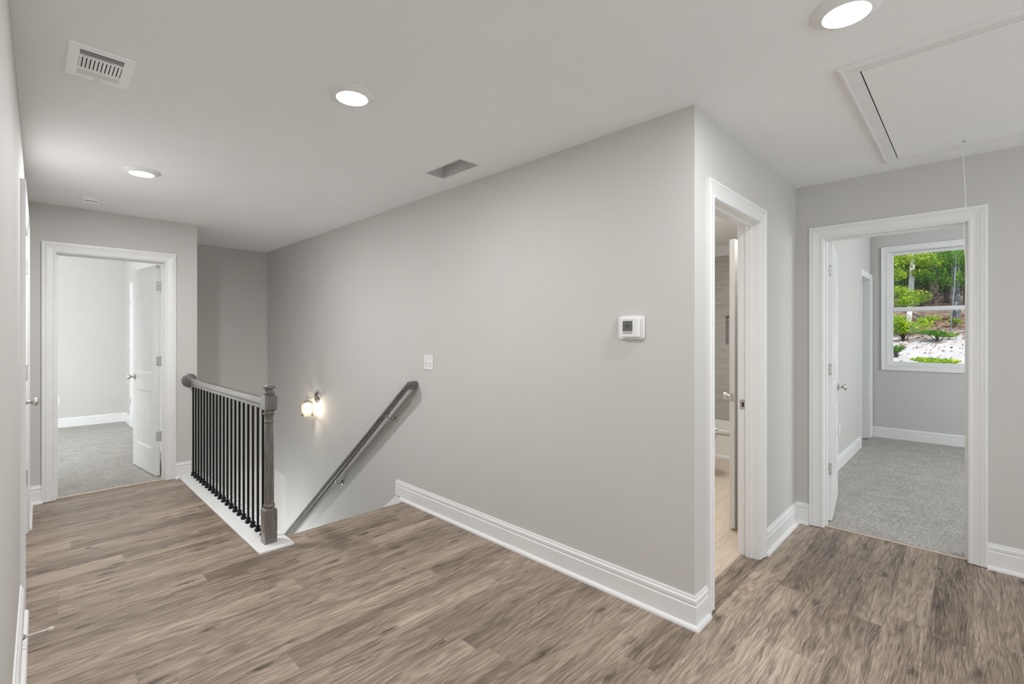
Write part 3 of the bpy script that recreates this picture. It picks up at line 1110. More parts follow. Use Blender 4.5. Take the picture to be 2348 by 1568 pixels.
# skirt board on the stair wall
y0 = 3.478
prism(bm, [(YS - 0.06, 0.0), (YS - 0.06, -0.35), (5.9, -0.35 - 0.77 * 2.6), (5.9, 0.012 - 0.77 * (5.9 - y0)), (y0, 0.012), (3.40, 0.0)], lambda a, b, t: Vector((t, a, b)), XA - 0.016, XA)
struct('trim_8', bm, M['trim'], 'white sloping skirt board beside the top stair', 'trim')
st = thing('staircase', 'carpet free stair flight descending beside the stair wall', 'stairs', (1.68, YS, 0), kind='structure')
for i in range(1, 11):
    z = -RISE * i
    yy = RUN * (i - 1)
    bm = boxes((-0.48, 0.474, yy - 0.0, yy + RUN + 0.024, z - 0.026, z))
    obj('tread', bm, M['floor'], st, bevel=0.006)
    bm = boxes((-0.48, 0.474, yy, yy + 0.016, z + 0.0, z + RISE - 0.026))
    obj('riser', bm, M['trim'], st)
bm = boxes((1.2, XA, 5.83, YB, -RISE * 11 - 0.2, -RISE * 11))
struct('floor_stair_landing', bm, M['floor'], 'wood landing at the foot of the stairs', 'floor')

# ------------------------------------------------------------------ balustrade
bm = bmesh.new()
v = box(bm, 0.998, 1.212, 3.165, YE - 0.014, -0.002, 0.019)
bbox_bevel(bm, v, 0.007, 3)
box(bm, 1.008, 1.201, 3.178, YE - 0.02, 0.0185, 0.0215)
struct('trim_1', bm, M['trim'], 'white painted cap board under the balustrade', 'trim', smooth=True)
ZB = 0.0215
rl = thing('balustrade', 'dark wood and black iron balustrade between hallway floor and stairwell', 'railing', (1.10, 3.279, ZB))
RX = 0.0


def rel(x, y, z):
    return Vector((x - 1.10, y - 3.279, z - ZB))


RPROF = [(-0.018, 0.878), (0.018, 0.878), (0.020, 0.888), (0.017, 0.895), (0.022, 0.904), (0.029, 0.912), (0.031, 0.925), (0.028, 0.938), (0.018, 0.948), (0.006, 0.9515), (-0.006, 0.9515), (-0.018, 0.948), (-0.028, 0.938), (-0.031, 0.925), (-0.029, 0.912), (-0.022, 0.904), (-0.017, 0.895), (-0.020, 0.888)]
bm = bmesh.new()
prism(bm, RPROF, lambda a, b, t: rel(1.10 + a, t, b), 3.312, YE - 0.018)
obj('handrail', bm, M['rail'], rl, smooth=True, angle=25)
bm = bmesh.new()
lathe(bm, [(0.0, 0.0), (0.040, 0.0), (0.044, 0.004), (0.046, 0.0085), (0.058, 0.011), (0.064, 0.014), (0.066, 0.019), (0.066, 0.0215)], Matrix.Translation(rel(1.088, YE - 0.022, 0.928)) @ Matrix.Rotation(math.radians(-90), 4, 'X'), 40)
obj('rosette', bm, M['newel'], rl, smooth=True)
# newel: square blocks with turned centre and mushroom cap
bm = bmesh.new()
c = rel(1.094, 3.279, 0)
hw = 0.0375
for za, zb_, ct, cb in ((0.0215, 0.235, True, False), (0.872, 0.968, True, True)):
    prof = []
    ins = 0.013
    sec = []
    if cb:
        sec.append((hw - ins, za))
        sec.append((hw, za + 0.012))
    else:
        sec.append((hw, za))
    if ct:
        sec.append((hw, zb_ - 0.0))
        sec.append((hw - ins, zb_ + 0.012))
    else:
        sec.append((hw, zb_))
    rings = []
    for w, z in sec:
        rings.append([bm.verts.new(Vector((c.x + sx * w, c.y + sy * w, z - ZB))) for sx, sy in ((-1, -1), (1, -1), (1, 1), (-1, 1))])
    for A, B in zip(rings, rings[1:]):
        for i in range(4):
            j = (i + 1) % 4
            bm.faces.new((A[i], A[j], B[j], B[i]))
    bm.faces.new(list(reversed(rings[0])))
    bm.faces.new(rings[-1])
mt = Matrix.Translation((c.x, c.y, -ZB))
lathe(bm, [(0.026, 0.243), (0.0335, 0.250), (0.0355, 0.258), (0.0335, 0.267), (0.0295, 0.272), (0.0290, 0.40), (0.0275, 0.60), (0.0245, 0.795), (0.0280, 0.798), (0.0300, 0.804), (0.0280, 0.811), (0.0235, 0.815), (0.0240, 0.828), (0.0280, 0.842),
           (0.0335, 0.850), (0.0375, 0.855), (0.0375, 0.861), (0.030, 0.865), (0.026, 0.876)], mt, 32)
obj('newel_post', bm, M['newel'], rl, smooth=True, angle=30)
bm = bmesh.new()
lathe(bm, [(0.028, 0.976), (0.028, 0.982), (0.0375, 0.986), (0.0375, 0.992), (0.029, 0.997), (0.0235, 1.006), (0.0235, 1.012), (0.030, 1.016), (0.0380, 1.021), (0.0395, 1.028), (0.0370, 1.036), (0.0270, 1.044), (0.0120, 1.049), (0.0, 1.050)], mt, 32)
obj('newel_cap', bm, M['newel'], rl, smooth=True, angle=30)
# balusters: square iron bars on flared shoes
bm = bmesh.new()
q = 0.0063
box(bm, -q, q, -q, q, 0.0, 0.862)
b0 = obj('baluster', bm, M['black'], rl)
bm = bmesh.new()
rings = []
for w, z in ((0.0165, 0.0), (0.0170, 0.004), (0.0150, 0.014), (0.0105, 0.022), (0.0105, 0.025), (0.0135, 0.027), (0.0135, 0.034), (0.0105, 0.037)):
    rings.append([bm.verts.new(Vector((sx * w, sy * w, z))) for sx, sy in ((-1, -1), (1, -1), (1, 1), (-1, 1))])
for A, B in zip(rings, rings[1:]):
    for i in range(4):
        j = (i + 1) % 4
        bm.faces.new((A[i], A[j], B[j], B[i]))
bm.faces.new(list(reversed(rings[0])))
bm.faces.new(rings[-1])
s0 = obj('baluster_shoe', bm, M['black'], b0)
ys = np.linspace(5.336, 3.412, 20)
for i, y in enumerate(ys):
    if i == 0:
        b = b0
    else:
        b = b0.copy()
        COL.objects.link(b)
        b.parent = rl
        s = s0.copy()
        COL.objects.link(s)
        s.parent = b
    b.location = rel(1.100, float(y), ZB)

# ------------------------------------------------------------------ wall handrail on the stair wall
hr = thing('wall_handrail', 'dark wood handrail sloping down the stair wall on metal brackets', 'handrail', (XA, 3.16, 0.96))
HX = 2.095
HS = -0.77
ztop = 0.985


def hrel(x, y, z):
    return Vector((x - XA, y - 3.16, z - 0.96))


def hz(y):
    return ztop + HS * (y - 3.225)


HP = [(-0.027, -0.062), (0.027, -0.062), (0.030, -0.052), (0.024, -0.046), (0.024, -0.034), (0.031, -0.030), (0.031, -0.010), (0.024, -0.002), (0.012, 0.0), (-0.012, 0.0), (-0.024, -0.002), (-0.031, -0.010), (-0.031, -0.030), (-0.024, -0.034), (-0.024, -0.046), (-0.030, -0.052)]
bm = bmesh.new()
yE = 6.05
kk = math.hypot(1, HS)
rA, rB, rC = [], [], []
for a, b in HP:
    # mitre between the sloping run and the return to the wall
    x = HX + a
    y = 3.195 - (-a) * 1.0
    rA.append(bm.verts.new(hrel(XA, 3.195 + a, 0.998 + b * 1.0)))
    rB.append(bm.verts.new(hrel(HX - a * -1.0, 3.195 + (-a) * -1.0, hz(3.195 + a) + b * (1.0 + 0.25 * max(0, 1)) if False else 0.998 + b)))
    rC.append(bm.verts.new(hrel(x, yE, hz(yE) + b * kk)))
for A, B in ((rA, rB), (rB, rC)):
    k = len(HP)
    for i in range(k):
        j = (i + 1) % k
        bm.faces.new((A[i], A[j], B[j], B[i]))
bm.faces.new(rA)
bm.faces.new(list(reversed(rC)))
obj('handrail', bm, M['wallrail'], hr, smooth=True, angle=25)
for by in (3.50, 4.46):
    bm = bmesh.new()
    zr = hz(by) - 0.062 * kk - 0.002
    zw = zr - 0.045
    lathe(bm, [(0.026, 0.0), (0.026, 0.003), (0.022, 0.008), (0.011, 0.012), (0.0, 0.0125)], Matrix.Translation(hrel(XA, by, zw)) @ Matrix.Rotation(math.radians(-90), 4, 'Y'), 20)
    tube(bm, [hrel(XA - 0.006, by, zw), hrel(XA - 0.030, by, zw - 0.006), hrel(XA - 0.052, by, zw - 0.002), hrel(XA - 0.068, by, zw + 0.016), hrel(HX, by, zr + 0.004)], 0.0062, 12)
    d = Matrix.Translation(hrel(HX, by, zr + 0.003)) @ Matrix.Rotation(math.atan(HS), 4, 'X')
    box(bm, -0.009, 0.009, -0.028, 0.028, -0.003, 0.003, mtx=d)
    obj('bracket', bm, M['nickel'], hr, smooth=True)

# ------------------------------------------------------------------ wall sconce
sc = thing('wall_sconce', 'brushed nickel wall sconce with lit seeded glass shade above stairs', 'wall lamp', (XA, 5.035, 0.70))
bm = bmesh.new()
lathe(bm, [(0.060, 0.0), (0.060, 0.008), (0.056, 0.014), (0.045, 0.018), (0.0, 0.020)], Matrix.Rotation(math.radians(-90), 4, 'Y'), 36)
obj('back_plate', bm, M['nickel'], sc, smooth=True)
SX = -0.112
bm = bmesh.new()
tube(bm, [(-0.012, 0, 0), (SX - 0.002, 0, 0.0)], 0.0045, 12)
tube(bm, [(SX, 0, -0.030), (SX, 0, 0.020)], 0.0058, 12)
obj('arm', bm, M['nickel'], sc, smooth=True)
bm = bmesh.new()
lathe(bm, [(0.0, -0.0265), (0.026, -0.028), (0.034, -0.033), (0.036, -0.042), (0.020, -0.044), (0.017, -0.062), (0.0, -0.063)], Matrix.Translation((SX, 0, 0)), 28, cap=False)
obj('socket_cup', bm, M['nickel'], sc, smooth=True)
bm = bmesh.new()
lathe(bm, [(0.020, -0.0425), (0.053, -0.0425), (0.057, -0.047), (0.057, -0.188), (0.054, -0.188), (0.054, -0.048), (0.020, -0.0455)], Matrix.Translation((SX, 0, 0)), 40, cap=False)
obj('glass_shade', bm, M['seeded'], sc, smooth=True)
bm = bmesh.new()
lathe(bm, [(0.0, -0.150), (0.012, -0.148), (0.023, -0.138), (0.029, -0.122), (0.027, -0.105), (0.017, -0.085), (0.013, -0.070), (0.0125, -0.060)], Matrix.Translation((SX, 0, 0)), 24)
obj('bulb', bm, M['bulb'], sc, smooth=True)

# ------------------------------------------------------------------ ceiling lights


def ceiling_light(x, y, label, visible=True):
    t = thing('ceiling_light', label, 'ceiling light', (x, y, H), group='round ceiling lights')
    return t


TRIM_P = [(0.0, -0.0005), (0.100, -0.0005), (0.100, -0.003), (0.096, -0.0055), (0.074, -0.0185), (0.068, -0.020), (0.066, -0.0185), (0.066, -0.0145), (0.0, -0.0145)]
cl = ceiling_light(1.010, 1.985, 'round lit ceiling light over the middle of the hallway')
bm = bmesh.new()
lathe(bm, TRIM_P, None, 56, cap=False)
obj('trim_ring', bm, M['plastic'], cl, smooth=True, angle=40)
bm = bmesh.new()
lathe(bm, [(0.0657, -0.016), (0.0657, -0.0185), (0.062, -0.020), (0.0, -0.021)], None, 48, cap=False)
obj('lens', bm, M['lens'], cl, smooth=True)
for x, y, lab in ((0.520, 3.905, 'small looking lit ceiling light nearest the smoke detector'), (1.885, 0.300, 'large looking lit ceiling light nearest the attic hatch'), (1.0, -1.3, 'round ceiling light added unseen behind the viewpoint as fill')):  # last fitting is unseen, added to fill the hall with light
    c2 = dup(cl)
    c2.location = (x, y, H)
    c2['label'] = lab
for i, (x, y, e) in enumerate(((1.010, 1.985, 14), (0.520, 3.905, 25), (1.885, 0.300, 10.5), (1.0, -1.3, 17))):  # last lamp lights the added fill fitting behind the camera
    l = light('can_lamp_%d' % i, 'AREA', (x, y, H - 0.0225), e, (0.985, 0.985, 1.0), 0.09, to=(0, 0, -1), shape='DISK')

# ------------------------------------------------------------------ smoke detector
sd = thing('smoke_detector', 'round white smoke detector on the ceiling near the end wall', 'smoke detector', (0.343, 4.97, H))
bm = bmesh.new()
lathe(bm, [(0.0, 0.0), (0.070, 0.0), (0.070, -0.007), (0.066, -0.009), (0.0, -0.009)], None, 48, cap=False)
obj('mounting_plate', bm, M['plastic'], sd, smooth=True)
bm = bmesh.new()
lathe(bm, [(0.0, -0.008), (0.062, -0.008), (0.062, -0.022), (0.058, -0.028), (0.050, -0.0285), (0.050, -0.032), (0.048, -0.037), (0.036, -0.041), (0.0, -0.042)], None, 48, cap=False)
body = obj('detector_body', bm, M['plastic'], sd, smooth=True)
bm = bmesh.new()
for i in range(5):
    a = math.radians(-92 - 36 + i * 18 + 2)
    mt = Matrix.Rotation(a, 4, 'Z')
    box(bm, 0.047, 0.0512, -0.0068, 0.0068, -0.0318, -0.0288, mtx=mt)
obj('vent_slot', bm, M['dark'], body)

# ------------------------------------------------------------------ ceiling register
vt = thing('ceiling_register', 'white louvred air register on the ceiling near left wall', 'air vent', (0.201, 2.497, H))
rx0, rx1, ry0, ry1 = -0.098, 0.098, -0.145, 0.145
cx0, cx1 = -0.066, 0.064
bands = [(-0.112, -0.066), (-0.052, 0.050), (0.062, 0.112)]
bm = bmesh.new()
zt, zb = -0.006, -0.0005
ycuts = [ry0] + [c for b in bands for c in b] + [ry1]
box(bm, rx0, cx0, ry0, ry1, zt, zb)
box(bm, cx1, rx1, ry0, ry1, zt, zb)
box(bm, cx0, cx1, ry0, bands[0][0], zt, zb)
box(bm, cx0, cx1, bands[0][1], bands[1][0], zt, zb)
box(bm, cx0, cx1, bands[1][1], bands[2][0], zt, zb)
box(bm, cx0, cx1, bands[2][1], ry1, zt, zb)
obj('face_plate', bm, M['register'], vt)
bm = boxes((cx0 - 0.002, cx1 + 0.002, -0.116, 0.116, -0.0008, -0.0002))
obj('slot_shade', bm, M['dark'], vt)  # dark sheet stands in for the shade behind the louvres
bm = bmesh.new()
for y in np.linspace(bands[0][0], bands[0][1], 5)[1:-1]:
    box(bm, cx0, cx1, y - 0.0014, y + 0.0014, -0.0060, -0.0050)
for i in range(5):
    y = bands[2][0] + (bands[2][1] - bands[2][0]) * (i + 0.5) / 5
    mt = Matrix.Translation((0, y, -0.0035)) @ Matrix.Rotation(math.radians(-24), 4, 'X')
    box(bm, cx0, cx1, -0.0056, 0.0056, -0.0005, 0.0005, mtx=mt)
k = 11
for i in range(k):
    x = cx0 + (cx1 - cx0) * (i + 0.45) / k
    mt = Matrix.Translation((x, 0, -0.0042)) @ Matrix.Rotation(math.radians(20), 4, 'Y')
    box(bm, -0.0042, 0.0042, bands[1][0], bands[1][1], -0.0006, 0.0006, mtx=mt)
obj('louvre', bm, M['plastic'], vt)
bm = bmesh.new()
box(bm, -0.010, 0.008, 0.122, 0.140, -0.012, -0.006)
obj('damper_lever', bm, M['plastic'], vt, bevel=0.002)

# ------------------------------------------------------------------ bare duct opening
du = thing('duct_opening', 'open metal lined duct hole in the ceiling beside the stair wall', 'air duct', (VX0, VY0, H))
w_, l_ = VX1 - VX0, VY1 - VY0
dz = 0.10
t = 0.0012
bm = boxes((0.001, 0.001 + t, 0.001, l_ - 0.001, 0.002, dz), (w_ - 0.001 - t, w_ - 0.001, 0.001, l_ - 0.001, 0.002, dz), (0.001, w_ - 0.001, 0.001, 0.001 + t, 0.002, dz), (0.001, w_ - 0.001, l_ - 0.001 - t, l_ - 0.001, 0.002, dz), (0, w_, 0, l_, dz, dz + 0.003))
obj('duct_sleeve', bm, M['steel'], du)
bm = boxes((-0.004, 0.006, -0.004, l_ + 0.004, -0.0016, -0.0004), (w_ - 0.006, w_ + 0.004, -0.004, l_ + 0.004, -0.0016, -0.0004), (0.006, w_ - 0.006, -0.004, 0.006, -0.0016, -0.0004), (0.006, w_ - 0.006, l_ - 0.006, l_ + 0.004, -0.0016, -0.0004))
obj('flange', bm, M['steel'], du)

# ------------------------------------------------------------------ attic hatch
hx, hy = HX1 - HX0, HY1 - HY0
ah = thing('attic_hatch', 'white framed attic stair hatch in the ceiling with hanging pull cord', 'attic hatch', (HX0, HY0, H))
FP = [(0.0, 0.0), (0.0, -0.0085), (0.046, -0.0125), (0.050, -0.0145), (0.055, -0.0145), (0.068, -0.004), (0.068, 0.0)]
bm = bmesh.new()
rings = []
for a, b, sa, sb in ((0, 0, -1, -1), (hx, 0, 1, -1), (hx, hy, 1, 1), (0, hy, -1, 1)):
    rings.append([bm.verts.new(Vector((a + sa * u, b + sb * u, z - 0.0003))) for u, z in FP])
for A, B in zip(rings, rings[1:] + rings[:1]):
    for i in range(len(FP)):
        j = (i + 1) % len(FP)
        bm.faces.new((A[i], A[j], B[j], B[i]))
obj('frame', bm, M['trim'], ah)
bm = boxes((0.0108, hx - 0.002, 0.002, hy - 0.0045, -0.006, 0.004))
obj('hatch_panel', bm, M['ceiling'], ah, bevel=0.001)
bm = boxes((0.0, hx, 0.0, hy, 0.03, 0.034), (-0.002, 0.0, 0, hy, 0, 0.03), (hx, hx + 0.002, 0, hy, 0, 0.03), (0, hx, -0.002, 0, 0, 0.03), (0, hx, hy, hy + 0.002, 0, 0.03))
obj('shaft', bm, M['shaft'], ah)
bm = bmesh.new()
nk = 44
for i in range(nk):
    a = 0.01 + (hy - 0.03) * i / nk
    b = 0.01 + (hy - 0.03) * (i + 1) / nk - 0.0026
    tube(bm, [(0.0044, a, -0.0052), (0.0044, b, -0.0052)], 0.0038, 8)
obj('piano_hinge', bm, M['trim'], ah)
cxr, cyr = 3.606 - HX0, 0.036 - HY0
bm = bmesh.new()
pts = []
for i in range(24):
    z = -0.005 - 0.905 * i / 23
    pts.append((cxr + 0.004 * math.sin(i * 0.8) * (i / 23), cyr + 0.004 * math.sin(i * 0.55 + 0.5) - 0.006 * (1 if i > 6 else 0) * (i - 6) / 17, z))
tube(bm, pts, 0.0017, 6)
cd = obj('pull_cord', bm, M['plastic'], ah, smooth=True)
bm = bmesh.new()
lathe(bm, [(0.0, 0.0), (0.006, 0.0), (0.0065, -0.0012), (0.0, -0.0014)], Matrix.Translation((cxr, cyr, -0.006)), 12, cap=False)
obj('cord_grommet', bm, M['dark'], ah)

# ------------------------------------------------------------------ thermostat
th = thing('thermostat', 'white wall thermostat with small grey screen on the stair wall', 'thermostat', (XA, 1.258, 1.404))


def rounded(bm, y0, y1, z0, z1, x0, x1, r, seg=6):
    pts = []
    for cy_, cz_, a0 in ((y1 - r, z1 - r, 0), (y0 + r, z1 - r, 90), (y0 + r, z0 + r, 180), (y1 - r, z0 + r, 270)):
        for i in range(seg + 1):
            a = math.radians(a0 + 90 * i / seg)
            pts.append((cy_ + r * math.cos(a), cz_ + r * math.sin(a)))
    prism(bm, pts, lambda a, b, t: Vector((t, a, b)), x0, x1)


bm = bmesh.new()
rounded(bm, -0.075, 0.075, -0.060, 0.060, -0.010, 0.0, 0.014)
obj('wall_plate', bm, M['plastic'], th, smooth=True, bevel=0.003)
bm = bmesh.new()
rounded(bm, -0.052, 0.052, -0.048, 0.048, -0.032, -0.009, 0.005)
bd = obj('thermostat_body', bm, M['plastic'], th, smooth=True, bevel=0.002)
bm = boxes((-0.0328, -0.0318, -0.022, 0.034, -0.018, 0.034))
scn = obj('screen', bm, M['screen'], bd)
bm = bmesh.new()
# house outline icon
X0 = (-0.0332, -0.0327)


def seg2(a, b, w=0.0011):
    d = Vector((b[0] - a[0], b[1] - a[1])).normalized()
    nn = Vector((-d.y, d.x)) * w
    prism(bm, [(a[0] + nn.x, a[1] + nn.y), (b[0] + nn.x, b[1] + nn.y), (b[0] - nn.x, b[1] - nn.y), (a[0] - nn.x, a[1] - nn.y)], lambda p, q, t: Vector((t, p, q)), *X0)


for a, b in (((0.017, 0.008), (0.006, 0.016)), ((0.006, 0.016), (-0.005, 0.008)), ((0.014, 0.008), (0.014, -0.004)), ((0.014, -0.004), (0.004, -0.004)), ((0.008, 0.003), (0.002, -0.005)), ((0.014, 0.008), (-0.001, 0.008)), ((-0.001, 0.008), (0.0, 0.003)), ((-0.008, 0.011), (-0.013, 0.011))):
    seg2(a, b)
obj('screen_icon', bm, M['dark'], scn)
bm = bmesh.new()
for i in range(4):
    a = -0.0215 + 0.014 * i
    box(bm, -0.0330, -0.0318, a, a + 0.0128, -0.031, -0.020)
obj('buttons', bm, M['button'], bd)
bm = bmesh.new()
for a, b in ((0.019, 0.014), (0.013, 0.008), (0.007, 0.001), (-0.001, -0.006)):
    box(bm, -0.0323, -0.0319, b, a, 0.0385, 0.0405)
obj('maker_mark', bm, M['button'], bd)

# ------------------------------------------------------------------ switch and outlets
sw = thing('light_switch', 'white double toggle light switch plate above the handrail', 'light switch', (XA, 3.022, 1.154))
bm = bmesh.new()
rounded(bm, -0.0575, 0.0575, -0.057, 0.057, -0.006, 0.0, 0.004)
obj('wall_plate', bm, M['plastic'], sw, smooth=True, bevel=0.002)
for y in (-0.023, 0.023):
    bm = bmesh.new()
    box(bm, -0.0068, -0.005, y - 0.006, y + 0.006, -0.013, 0.013)
    mt = Matrix.Translation((-0.006, y, 0.001)) @ Matrix.Rotation(math.radians(-25), 4, 'Y')
    box(bm, -0.014, 0.0, -0.0035, 0.0035, -0.005, 0.005, mtx=mt)
    obj('toggle', bm, M['plastic'], sw, bevel=0.001)
    for z in (-0.030, 0.030):
        bm = bmesh.new()
        lathe(bm, [(0.0033, 0.0), (0.0033, 0.0012), (0.0, 0.0016)], Matrix.Translation((-0.006, y, z)) @ Matrix.Rotation(math.radians(-90), 4, 'Y'), 12)
        obj('screw', bm, M['button'], sw)


def outlet(loc, rz, label):
    o = thing('wall_outlet', label, 'outlet', loc, rz)
    bm = bmesh.new()
    pts = lambda a, b, t: Vector((a, -t, b))
    v = box(bm, -0.035, 0.035, -0.006, 0.0, -0.057, 0.057)
    bbox_bevel(bm, v, 0.002, 2)
    obj('wall_plate', bm, M['plastic'], o)
    for z in (-0.02, 0.02):
        bm = boxes((-0.016, 0.016, -0.0085, -0.005, z - 0.014, z + 0.014))
        f = obj('socket', bm, M['plastic'], o, bevel=0.003)
        bm = boxes((-0.007, -0.0055, -0.0088, -0.008, z - 0.002, z + 0.006), (0.0055, 0.007, -0.0088, -0.008, z - 0.002, z + 0.006), (-0.002, 0.002, -0.0088, -0.008, z - 0.010, z - 0.006))
        obj('slot', bm, M['dark'], f)
    return o


outlet((0.283, 9.55, 0.405), 0.0, 'white outlet low on the far wall of the end bedroom')
outlet((5.775, 0.98, 0.40), 0.0, 'white outlet beside the open door in the window bedroom')

# ------------------------------------------------------------------ door stop
p = LW @ Vector((0.015, 0.732, 0.062))
ds = thing('door_stop', 'slim rigid door stop screwed into the near left baseboard', 'door stop', p, -0.0116)
bm = bmesh.new()
lathe(bm, [(0.0, 0.0), (0.013, 0.0), (0.012, 0.004), (0.007, 0.009), (0.0045, 0.012), (0.0045, 0.082), (0.0, 0.082)], Matrix.Rotation(math.radians(90), 4, 'Y'), 20, cap=False)
obj('stop_rod', bm, M['nickel'], ds, smooth=True)
bm = bmesh.new()
lathe(bm, [(0.0045, 0.080), (0.0085, 0.081), (0.009, 0.086), (0.0085, 0.095), (0.006, 0.098), (0.0, 0.0985)], Matrix.Rotation(math.radians(90), 4, 'Y'), 20)
obj('rubber_tip', bm, M['rubber'], ds, smooth=True)

# ------------------------------------------------------------------ bathtub
tb = thing('bathtub', 'white bathtub below the grey tile wall', 'bathtub', (5.30, 1.10, 0.004))
bm = bmesh.new()
TW, TL, TH = 0.648, 1.595, 0.326


def rr(x0, x1, y0, y1, r, z, seg=6):
    pts = []
    for cx_, cy_, a0 in ((x1 - r, y1 - r, 0), (x0 + r, y1 - r, 90), (x0 + r, y0 + r, 180), (x1 - r, y0 + r, 270)):
        for i in range(seg + 1):
            a = math.radians(a0 + 90 * i / seg)
            pts.append(bm.verts.new((cx_ + r * math.cos(a), cy_ + r * math.sin(a), z)))
    return pts


rings = [rr(0.006, TW, 0, TL, 0.004, 0.0), rr(0.006, TW, 0, TL, 0.004, 0.032), rr(0.020, TW, 0, TL, 0.004, 0.044), rr(0.026, TW, 0, TL, 0.004, 0.27), rr(0.004, TW, 0, TL, 0.004, 0.285), rr(0.0, TW, 0, TL, 0.006, TH - 0.012), rr(0.008, TW - 0.004, 0.004, TL - 0.004, 0.008, TH),
         rr(0.075, TW - 0.045, 0.09, TL - 0.09, 0.12, TH), rr(0.088, TW - 0.056, 0.10, TL - 0.10, 0.12, TH - 0.012), rr(0.13, TW - 0.09, 0.18, TL - 0.14, 0.13, 0.09), rr(0.18, TW - 0.14, 0.26, TL - 0.22, 0.12, 0.06)]
for A, B in zip(rings, rings[1:]):
    k = len(A)
    for i in range(k):
        j = (i + 1) % k
        bm.faces.new((A[i], A[j], B[j], B[i]))
bm.faces.new(rings[-1])
bm.faces.new(list(reversed(rings[0])))
obj('tub_shell', bm, M['porcelain'], tb, smooth=True, angle=40)

# ------------------------------------------------------------------ toilet
tl = thing('toilet', 'white toilet just visible past the bathroom door casing', 'toilet', (4.53, 2.655, 0.004))
tl.scale = (1, 1, 1.12)


def ell(cx_, cy_, rx, ryf, ryb, z, seg=36):
    out = []
    for i in range(seg):
        a = 2 * math.pi * i / seg
        s = math.sin(a)
        out.append(bm.verts.new((cx_ + rx * math.cos(a), cy_ + (ryb if s > 0 else ryf) * s, z)))
    return out


def loft(rings):
    for A, B in zip(rings, rings[1:]):
        k = len(A)
        for i in range(k):
            j = (i + 1) % k
            bm.faces.new((A[i], A[j], B[j], B[i]))
    bm.faces.new(list(reversed(rings[0])))
    bm.faces.new(rings[-1])


cy_t = -0.52
bm = bmesh.new()
loft([ell(0, cy_t + 0.08, 0.105, 0.22, 0.30, 0.0), ell(0, cy_t + 0.08, 0.105, 0.22, 0.30, 0.03), ell(0, cy_t + 0.08, 0.092, 0.20, 0.29, 0.12), ell(0, cy_t + 0.06, 0.11, 0.22, 0.28, 0.20), ell(0, cy_t, 0.155, 0.30, 0.28, 0.28), ell(0, cy_t - 0.02, 0.182, 0.375, 0.26, 0.345), ell(0, cy_t - 0.02, 0.186, 0.39, 0.26, 0.385)])
obj('bowl', bm, M['porcelain'], tl, smooth=True, angle=60)
bm = bmesh.new()
loft([ell(0, cy_t - 0.02, 0.186, 0.392, 0.25, 0.391), ell(0, cy_t - 0.02, 0.190, 0.398, 0.25, 0.400), ell(0, cy_t - 0.02, 0.188, 0.394, 0.25, 0.410)])
obj('seat', bm, M['porcelain'], tl, smooth=True)
bm = bmesh.new()
loft([ell(0, cy_t - 0.02, 0.184, 0.385, 0.25, 0.416), ell(0, cy_t - 0.02, 0.186, 0.388, 0.25, 0.424), ell(0, cy_t - 0.02, 0.175, 0.36, 0.24, 0.436)])
obj('lid', bm, M['porcelain'], tl, smooth=True)
bm = bmesh.new()
v = box(bm, -0.21, 0.21, -0.215, -0.02, 0.385, 0.72)
bbox_bevel(bm, v, 0.02, 3)
obj('tank', bm, M['porcelain'], tl, smooth=True)
bm = bmesh.new()
v = box(bm, -0.22, 0.22, -0.225, -0.012, 0.722, 0.755)
bbox_bevel(bm, v, 0.008, 2)
obj('tank_lid', bm, M['porcelain'], tl, smooth=True)

# lamp fixture of the storey below (its light grazes the stair wall through the side opening)
fl = thing('lower_ceiling_lamp', 'small round ceiling lamp of the storey below', 'ceiling light', (-1.4, 3.21, -0.36))
bm = bmesh.new()
lathe(bm, [(0.0, 0.0), (0.07, 0.0), (0.07, -0.012), (0.0, -0.014)], None, 28, cap=False)
obj('lamp_base', bm, M['plastic'], fl, smooth=True)
bm = bmesh.new()
lathe(bm, [(0.06, -0.012), (0.055, -0.045), (0.03, -0.062), (0.0, -0.066)], None, 28, cap=False)
obj('lamp_globe', bm, M['lens'], fl, smooth=True)
light('lower_storey_lamp', 'POINT', (-1.4, 3.21, -0.46), 110, (1.0, 0.98, 0.95), 0.04)

# ------------------------------------------------------------------ outside: wooded bank
bm = bmesh.new()
nx, ny = 60, 40
grid = [[None] * (ny + 1) for _ in range(nx + 1)]


def hill_z(x, y):
    return 0.30 + 0.157 * (x - 10.0) + 0.05 * math.sin(x * 1.7 + y) + 0.04 * math.sin(y * 2.3 + 0.4 * x)


for i in range(nx + 1):
    for j in range(ny + 1):
        x = 9.6 + 36 * i / nx
        y = -14 + 34 * j / ny
        grid[i][j] = bm.verts.new((x, y, hill_z(x, y)))
for i in range(nx):
    for j in range(ny):
        bm.faces.new((grid[i][j], grid[i + 1][j], grid[i + 1][j + 1], grid[i][j + 1]))
struct('ground', bm, M['hill'], 'pale bare bank rising into leaf litter outside the window', 'ground', smooth=True)

rng = np.random.default_rng(11)


